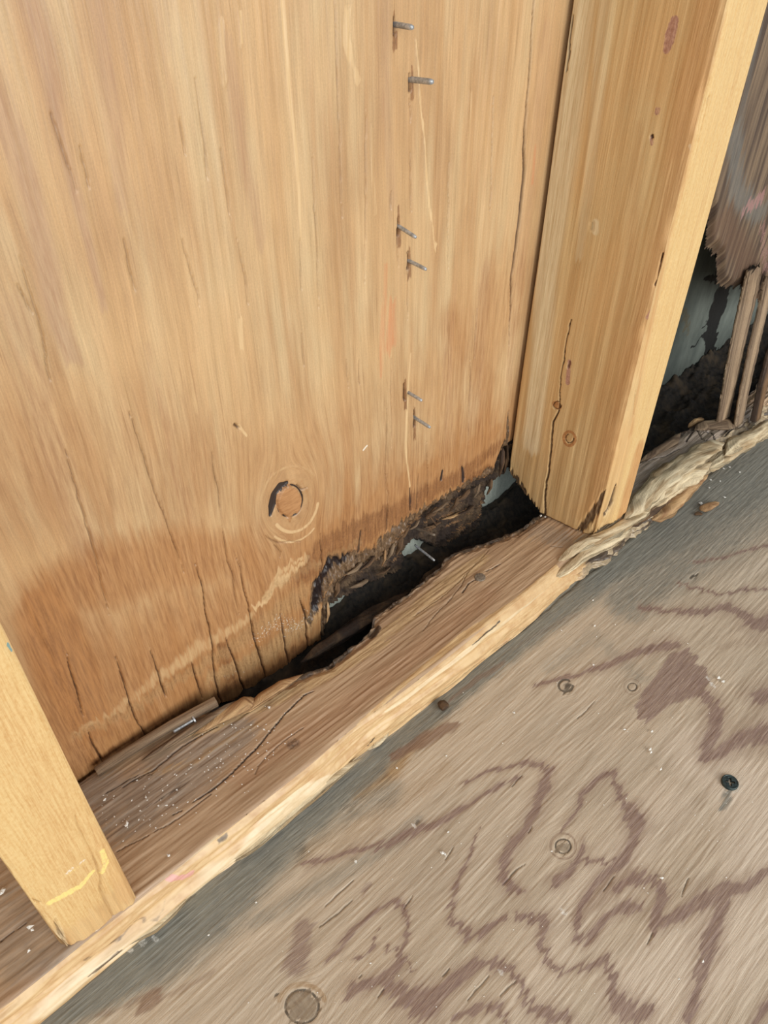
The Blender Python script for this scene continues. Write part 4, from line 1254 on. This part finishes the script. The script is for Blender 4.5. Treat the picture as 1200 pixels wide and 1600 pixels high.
def upright(name, pts, wid, thk, mat, seed, parent=None, rough=.15):
    pts = [np.array(p) for p in pts]
    pts = np.array(pts, float); k = len(pts); n = 140; m_ = 64
    t = np.linspace(0, k - 1, n)
    C_ = np.stack([np.interp(t, range(k), pts[:, i]) for i in range(3)], -1)
    Wd = np.interp(t, range(k), wid)[None]; Th = np.interp(t, range(k), thk)[None]
    th = np.linspace(0, 2 * math.pi, m_, endpoint=False)[:, None]
    c = np.sign(np.cos(th)) * np.abs(np.cos(th)) ** .45; s = np.sign(np.sin(th)) * np.abs(np.sin(th)) ** .45
    zend = (fbm(np.cos(th) * 7 + seed, th * 0, seed + 8, 3) - .5) * .014 * (np.arange(n)[None] > n * .93)
    r = 1 + (fbm(t[None] * 5 + seed, th * .6, seed, 4) - .5) * rough * 1.6
    rib = (fbm(t[None] * .25 + seed, th * 14, seed + 4, 3) - .5) * .0016
    V = np.stack([C_[None, :, 0] + c * Wd * r, C_[None, :, 1] + s * Th * r + rib, np.broadcast_to(C_[None, :, 2], (m_, n)) + 0 * c + zend], -1)
    at = {'gr': np.stack([V[..., 2] + seed, np.cos(th) * Wd + 0 * r, 0 * r], -1)}
    return grid(name, V, mat, parent, attrs=at, closed_u=True, caps=True)


def W(px, py, y): return un(px, py, 1, y)


G = lambda a, b: un(a, b, 2, .0015)
s1 = upright('split_strip', [G(1129, 656), W(1140, 600, .238), W(1152, 540, .246), W(1168, 470, .2565), W(1178, 420, .2575)], [.011, .0135, .0155, .016, .014], [.002] * 5, M['greychip'], 301)
tag(s1, 'grey-brown split strip standing on the plate in the right bay, left of the pair', 'wood strip')
s2 = upright('split_strip', [G(1153, 662), W(1165, 600, .229), W(1178, 540, .238), W(1192, 480, .252), W(1202, 430, .2555)], [.0065, .0085, .0095, .0095, .009], [.002] * 5, M['greychip'], 302)
tag(s2, 'narrow pinkish-grey split strip beside the wider one in the right bay', 'wood strip')
s3 = upright('split_strip', [G(1180, 655), W(1192, 600, .226), W(1208, 540, .235)], [.006, .007, .008], [.003] * 3, M['darkchip'], 303)
tag(s3, 'dark splintered strip at the right picture edge beside the narrow grey strip', 'wood strip')

# ------------------------------------------------------------------ rotted debris in the cavity
ax_ = np.arange(0.10, 1.0, .0016); ay_ = np.linspace(.215, YS, 60)
A2, B2 = np.meshgrid(ax_, ay_, indexing='ij')
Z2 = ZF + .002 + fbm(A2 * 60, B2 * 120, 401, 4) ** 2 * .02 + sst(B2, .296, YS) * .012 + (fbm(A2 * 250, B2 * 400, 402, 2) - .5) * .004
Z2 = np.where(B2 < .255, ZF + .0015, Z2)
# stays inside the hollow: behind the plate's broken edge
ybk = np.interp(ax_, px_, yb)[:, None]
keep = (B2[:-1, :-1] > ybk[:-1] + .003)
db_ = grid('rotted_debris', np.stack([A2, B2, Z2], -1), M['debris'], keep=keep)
tag(db_, 'dark crumbled rot filling the hollow behind the bottom plate', 'debris', kind='stuff')
for i, (a, b, z, a2, b2, z2_, wd, mt, lab) in enumerate([
        (470, 1035, -.016, 640, 925, -.012, .006, 'rot', 'long dark brown rotted sliver lying in the hollow under the plywood'),
        (655, 912, -.020, 760, 850, -.014, .006, 'rot', 'short dark rotted sliver in the hollow toward the right stud'),
        (1075, 668, -.006, 1100, 655, -.004, .003, 'chip', 'small reddish wood fragment at the lip of the hollow in the right bay')]):
    p, q = un(a, b, 2, z), un(a2, b2, 2, z2_)
    o = splinter('rotted_sliver', [p, (p + q) / 2 + np.array([0, .001, .001]), q], [wd * .5, wd, wd * .5], [.002, .004, .002], M[mt], None, 410 + i, .5)
    tag(o, lab, 'wood sliver')


# ------------------------------------------------------------------ nails
def rod(name, p, q, r, mat, parent=None, bend=0.0, tip=.7):
    p = np.array(p); q = np.array(q); n = 14; m_ = 16
    t = np.linspace(0, 1, n)
    C_ = p[None] + (q - p)[None] * t[:, None]
    C_[:, 2] += -bend * t * t
    T = (q - p) / np.linalg.norm(q - p)
    S = np.cross(T, [0.1, .2, 1.0]); S /= np.linalg.norm(S); U_ = np.cross(S, T)
    rad = np.full(n, r); rad[-1] = r * tip; rad[-2] = r * .96
    th = np.linspace(0, 2 * math.pi, m_, endpoint=False)
    V = C_[None] + rad[None, :, None] * (np.cos(th)[:, None, None] * S + np.sin(th)[:, None, None] * U_)
    return grid(name, V[::-1], mat, parent, closed_u=True, caps=True)


nails = [((616,38), (645,43), .0013, 'steel nail tip through the plywood, topmost of the column'),
         ((640,124), (676,128), .00145, 'longest bright nail tip through the plywood, second from the top'),
         ((622,353), (650,371), .0011, 'nail tip pointing down right, third from the top of the column'),
         ((638,407), (666,421), .0011, 'nail tip close below the third, fourth from the top of the column'),
         ((636,612), (659,626), .0011, 'short nail tip in torn fibres, fifth from the top of the column'),
         ((647,652), (672,668), .00115, 'lowest nail tip of the column, in torn fibres above the rot'),
         ((652,826), (679,836), .0011, 'rusty nail tip sticking out of the black rot at the broken edge'),
         ((655,857), (679,876), .0010, 'thin grey nail hanging in front of the pale hole under the rot')]
for a, b, r, lab in nails:
    y0 = YW + .001
    p = un(*a, 1, y0)
    d = AX @ np.array([b[0] - 600.0, 800.0 - b[1], -FPX])
    t = p[0] / d[0]
    q = EYE + t * d
    q[1] = min(max(q[1], YW - .022), YW - .006)
    q = un(*b, 1, q[1])
    dd = (q - p) / np.linalg.norm(q - p)
    o = rod('nail', p - dd * .005, q, r, M['rust'] if 'rusty' in lab else M['steel'])
    tag(o, lab, 'nail', 'nail tips poking through the plywood wall')

# nail lying on the plate by the stick
p = U2(271, 1143, .0015); q = U2(303, 1124, .004)
o = rod('nail', p, q, .0013, M['steel'])
tag(o, 'loose grey nail lying on the plate beside the thin stick', 'nail')
h = rod('nail_head', q - (q - p) * .02, q + (q - p) * .05, .003, M['steel'], o, tip=1)


def head(name, c, r, mat, cross=False, h=.0012, dome=.0004, tilt=0):
    nr_, m_ = 22, 72
    nr_, m_ = 60, 200
    rr_ = np.r_[np.linspace(.02, 1, nr_), 1.0]
    th = np.linspace(0, 2 * math.pi, m_, endpoint=False)
    T_, R_ = np.meshgrid(th, rr_, indexing='ij')
    x = R_ * np.cos(T_) * r; y = R_ * np.sin(T_) * r
    z = h + dome * (1 - R_ ** 2)
    z = z - sst(R_, .93, 1.0) * .0003
    if cross:
        a = .6
        z = z + 0
        u = x * math.cos(a) + y * math.sin(a); v_ = -x * math.sin(a) + y * math.cos(a)
        u /= r; v_ /= r
        cm = np.maximum((1 - sst(np.abs(u), .10, .16)) * (1 - sst(np.abs(v_), .48, .56)), (1 - sst(np.abs(v_), .10, .16)) * (1 - sst(np.abs(u), .48, .56)))
        z = z - cm * .0030
        z = z + (sst(R_, .8, .86) * (1 - sst(R_, .93, 1))) * .0003
    z[:, -1] = -.002
    V = np.stack([c[0] + x, c[1] + y, c[2] + z], -1)
    return grid(name, V, mat, closed_u=True, caps=True)


o = head('screw', un(1140, 1223, 2, ZF), .0054, M['darksteel'], True)
tag(o, 'dark cross-head screw driven into the plywood floor', 'screw')
o = head('nail', un(750, 902, 2, .0004), .0042, M['rust'], False, .0006, .0003)
tag(o, 'dull round nail head sunk in the top of the bottom plate', 'nail')

# ------------------------------------------------------------------ white crumbs
def crumbs(name, spots, z, lab, seed):
    r = np.random.RandomState(seed)
    vs = []; fs = []
    for (a, b, s) in spots:
        p = un(a, b, 2, z); k = len(vs)
        s = s * np.linalg.norm(p - EYE) / FPX * .5
        base = np.array([[1, 0, 0], [-1, 0, 0], [0, 1, 0], [0, -1, 0], [0, 0, .8], [0, 0, -.8]]) * s * r.uniform(.6, 1.3, (6, 1))
        an = r.uniform(0, 6.28); ca, sa = math.cos(an), math.sin(an)
        for v in base:
            vs.append((p[0] + (v[0] * 1.5) * ca - v[1] * sa, p[1] + v[0] * 1.5 * sa + v[1] * ca, p[2] + v[2] + s * .3))
        for f in ((0, 2, 4), (2, 1, 4), (1, 3, 4), (3, 0, 4), (2, 0, 5), (1, 2, 5), (3, 1, 5), (0, 3, 5)):
            fs.append(tuple(k + i for i in f))
    me = bpy.data.meshes.new(name); me.from_pydata(vs, [], fs); me.update()
    me.materials.append(M['crumb'])
    o = bpy.data.objects.new(name, me); col.objects.link(o)
    tag(o, lab, 'crumbs', kind='stuff')


r = np.random.RandomState(5)
sp = [(198,1287,7),(197,1290,5),(264,1337,5),(163,1250,4),(228,1246,4),(420,1106,5),(412,1140,4),(345,1120,3),(5,1391,7),(3,1395,6),(46,1448,7),(50,1453,4),(45,1485,4),(845,806,4),(852,808,3)]
for i in range(150):
    t = r.rand(); a = 170 + t * 260 + r.randn() * 30; b = 1290 - t * 150 + r.randn() * 28
    if b < 1225 - (a - 128) * .62 + 12: continue
    if a < 128 + (b - 1210) * .45: continue
    sp.append((a, b, r.uniform(1, 2.6)))
crumbs('plaster_crumbs', sp, .0008, 'white crumbs scattered over the top of the bottom plate', 1)
sp = [(927,1039,4),(929,978,4),(926,938,3),(961,976,3),(1018,1143,5),(1015,1171,5),(1017,1175,4),(1032,1202,4),(1122,1059,6),(1129,1065,6),(1034,1372,5),(975,1140,4),(691,1333,6),(695,1335,4),
      (803,1114,4),(697,1181,3),(1095,787,6),(1168,689,4),(1130,732,4),(1022,790,4),(1110,750,3),(1155,738,4),(400,1410,4),(555,1346,5),(326,1461,3),(700,1300,3),(1098,1502,3),(1060,1530,3),(620,1200,3),(862,1330,3),
      (1132,777,3),(1140,730,3),(1125,752,3),(1108,762,3),(1160,705,3)]
for i in range(90):
    a = r.uniform(350, 1195); b = r.uniform(880, 1590)
    if b < 1500 - (a - 112) * .80 + 70: continue
    sp.append((a, b, r.uniform(1, 2.2)))
crumbs('plaster_crumbs', sp, ZF + .0008, 'white crumbs scattered over the plywood floor', 2)
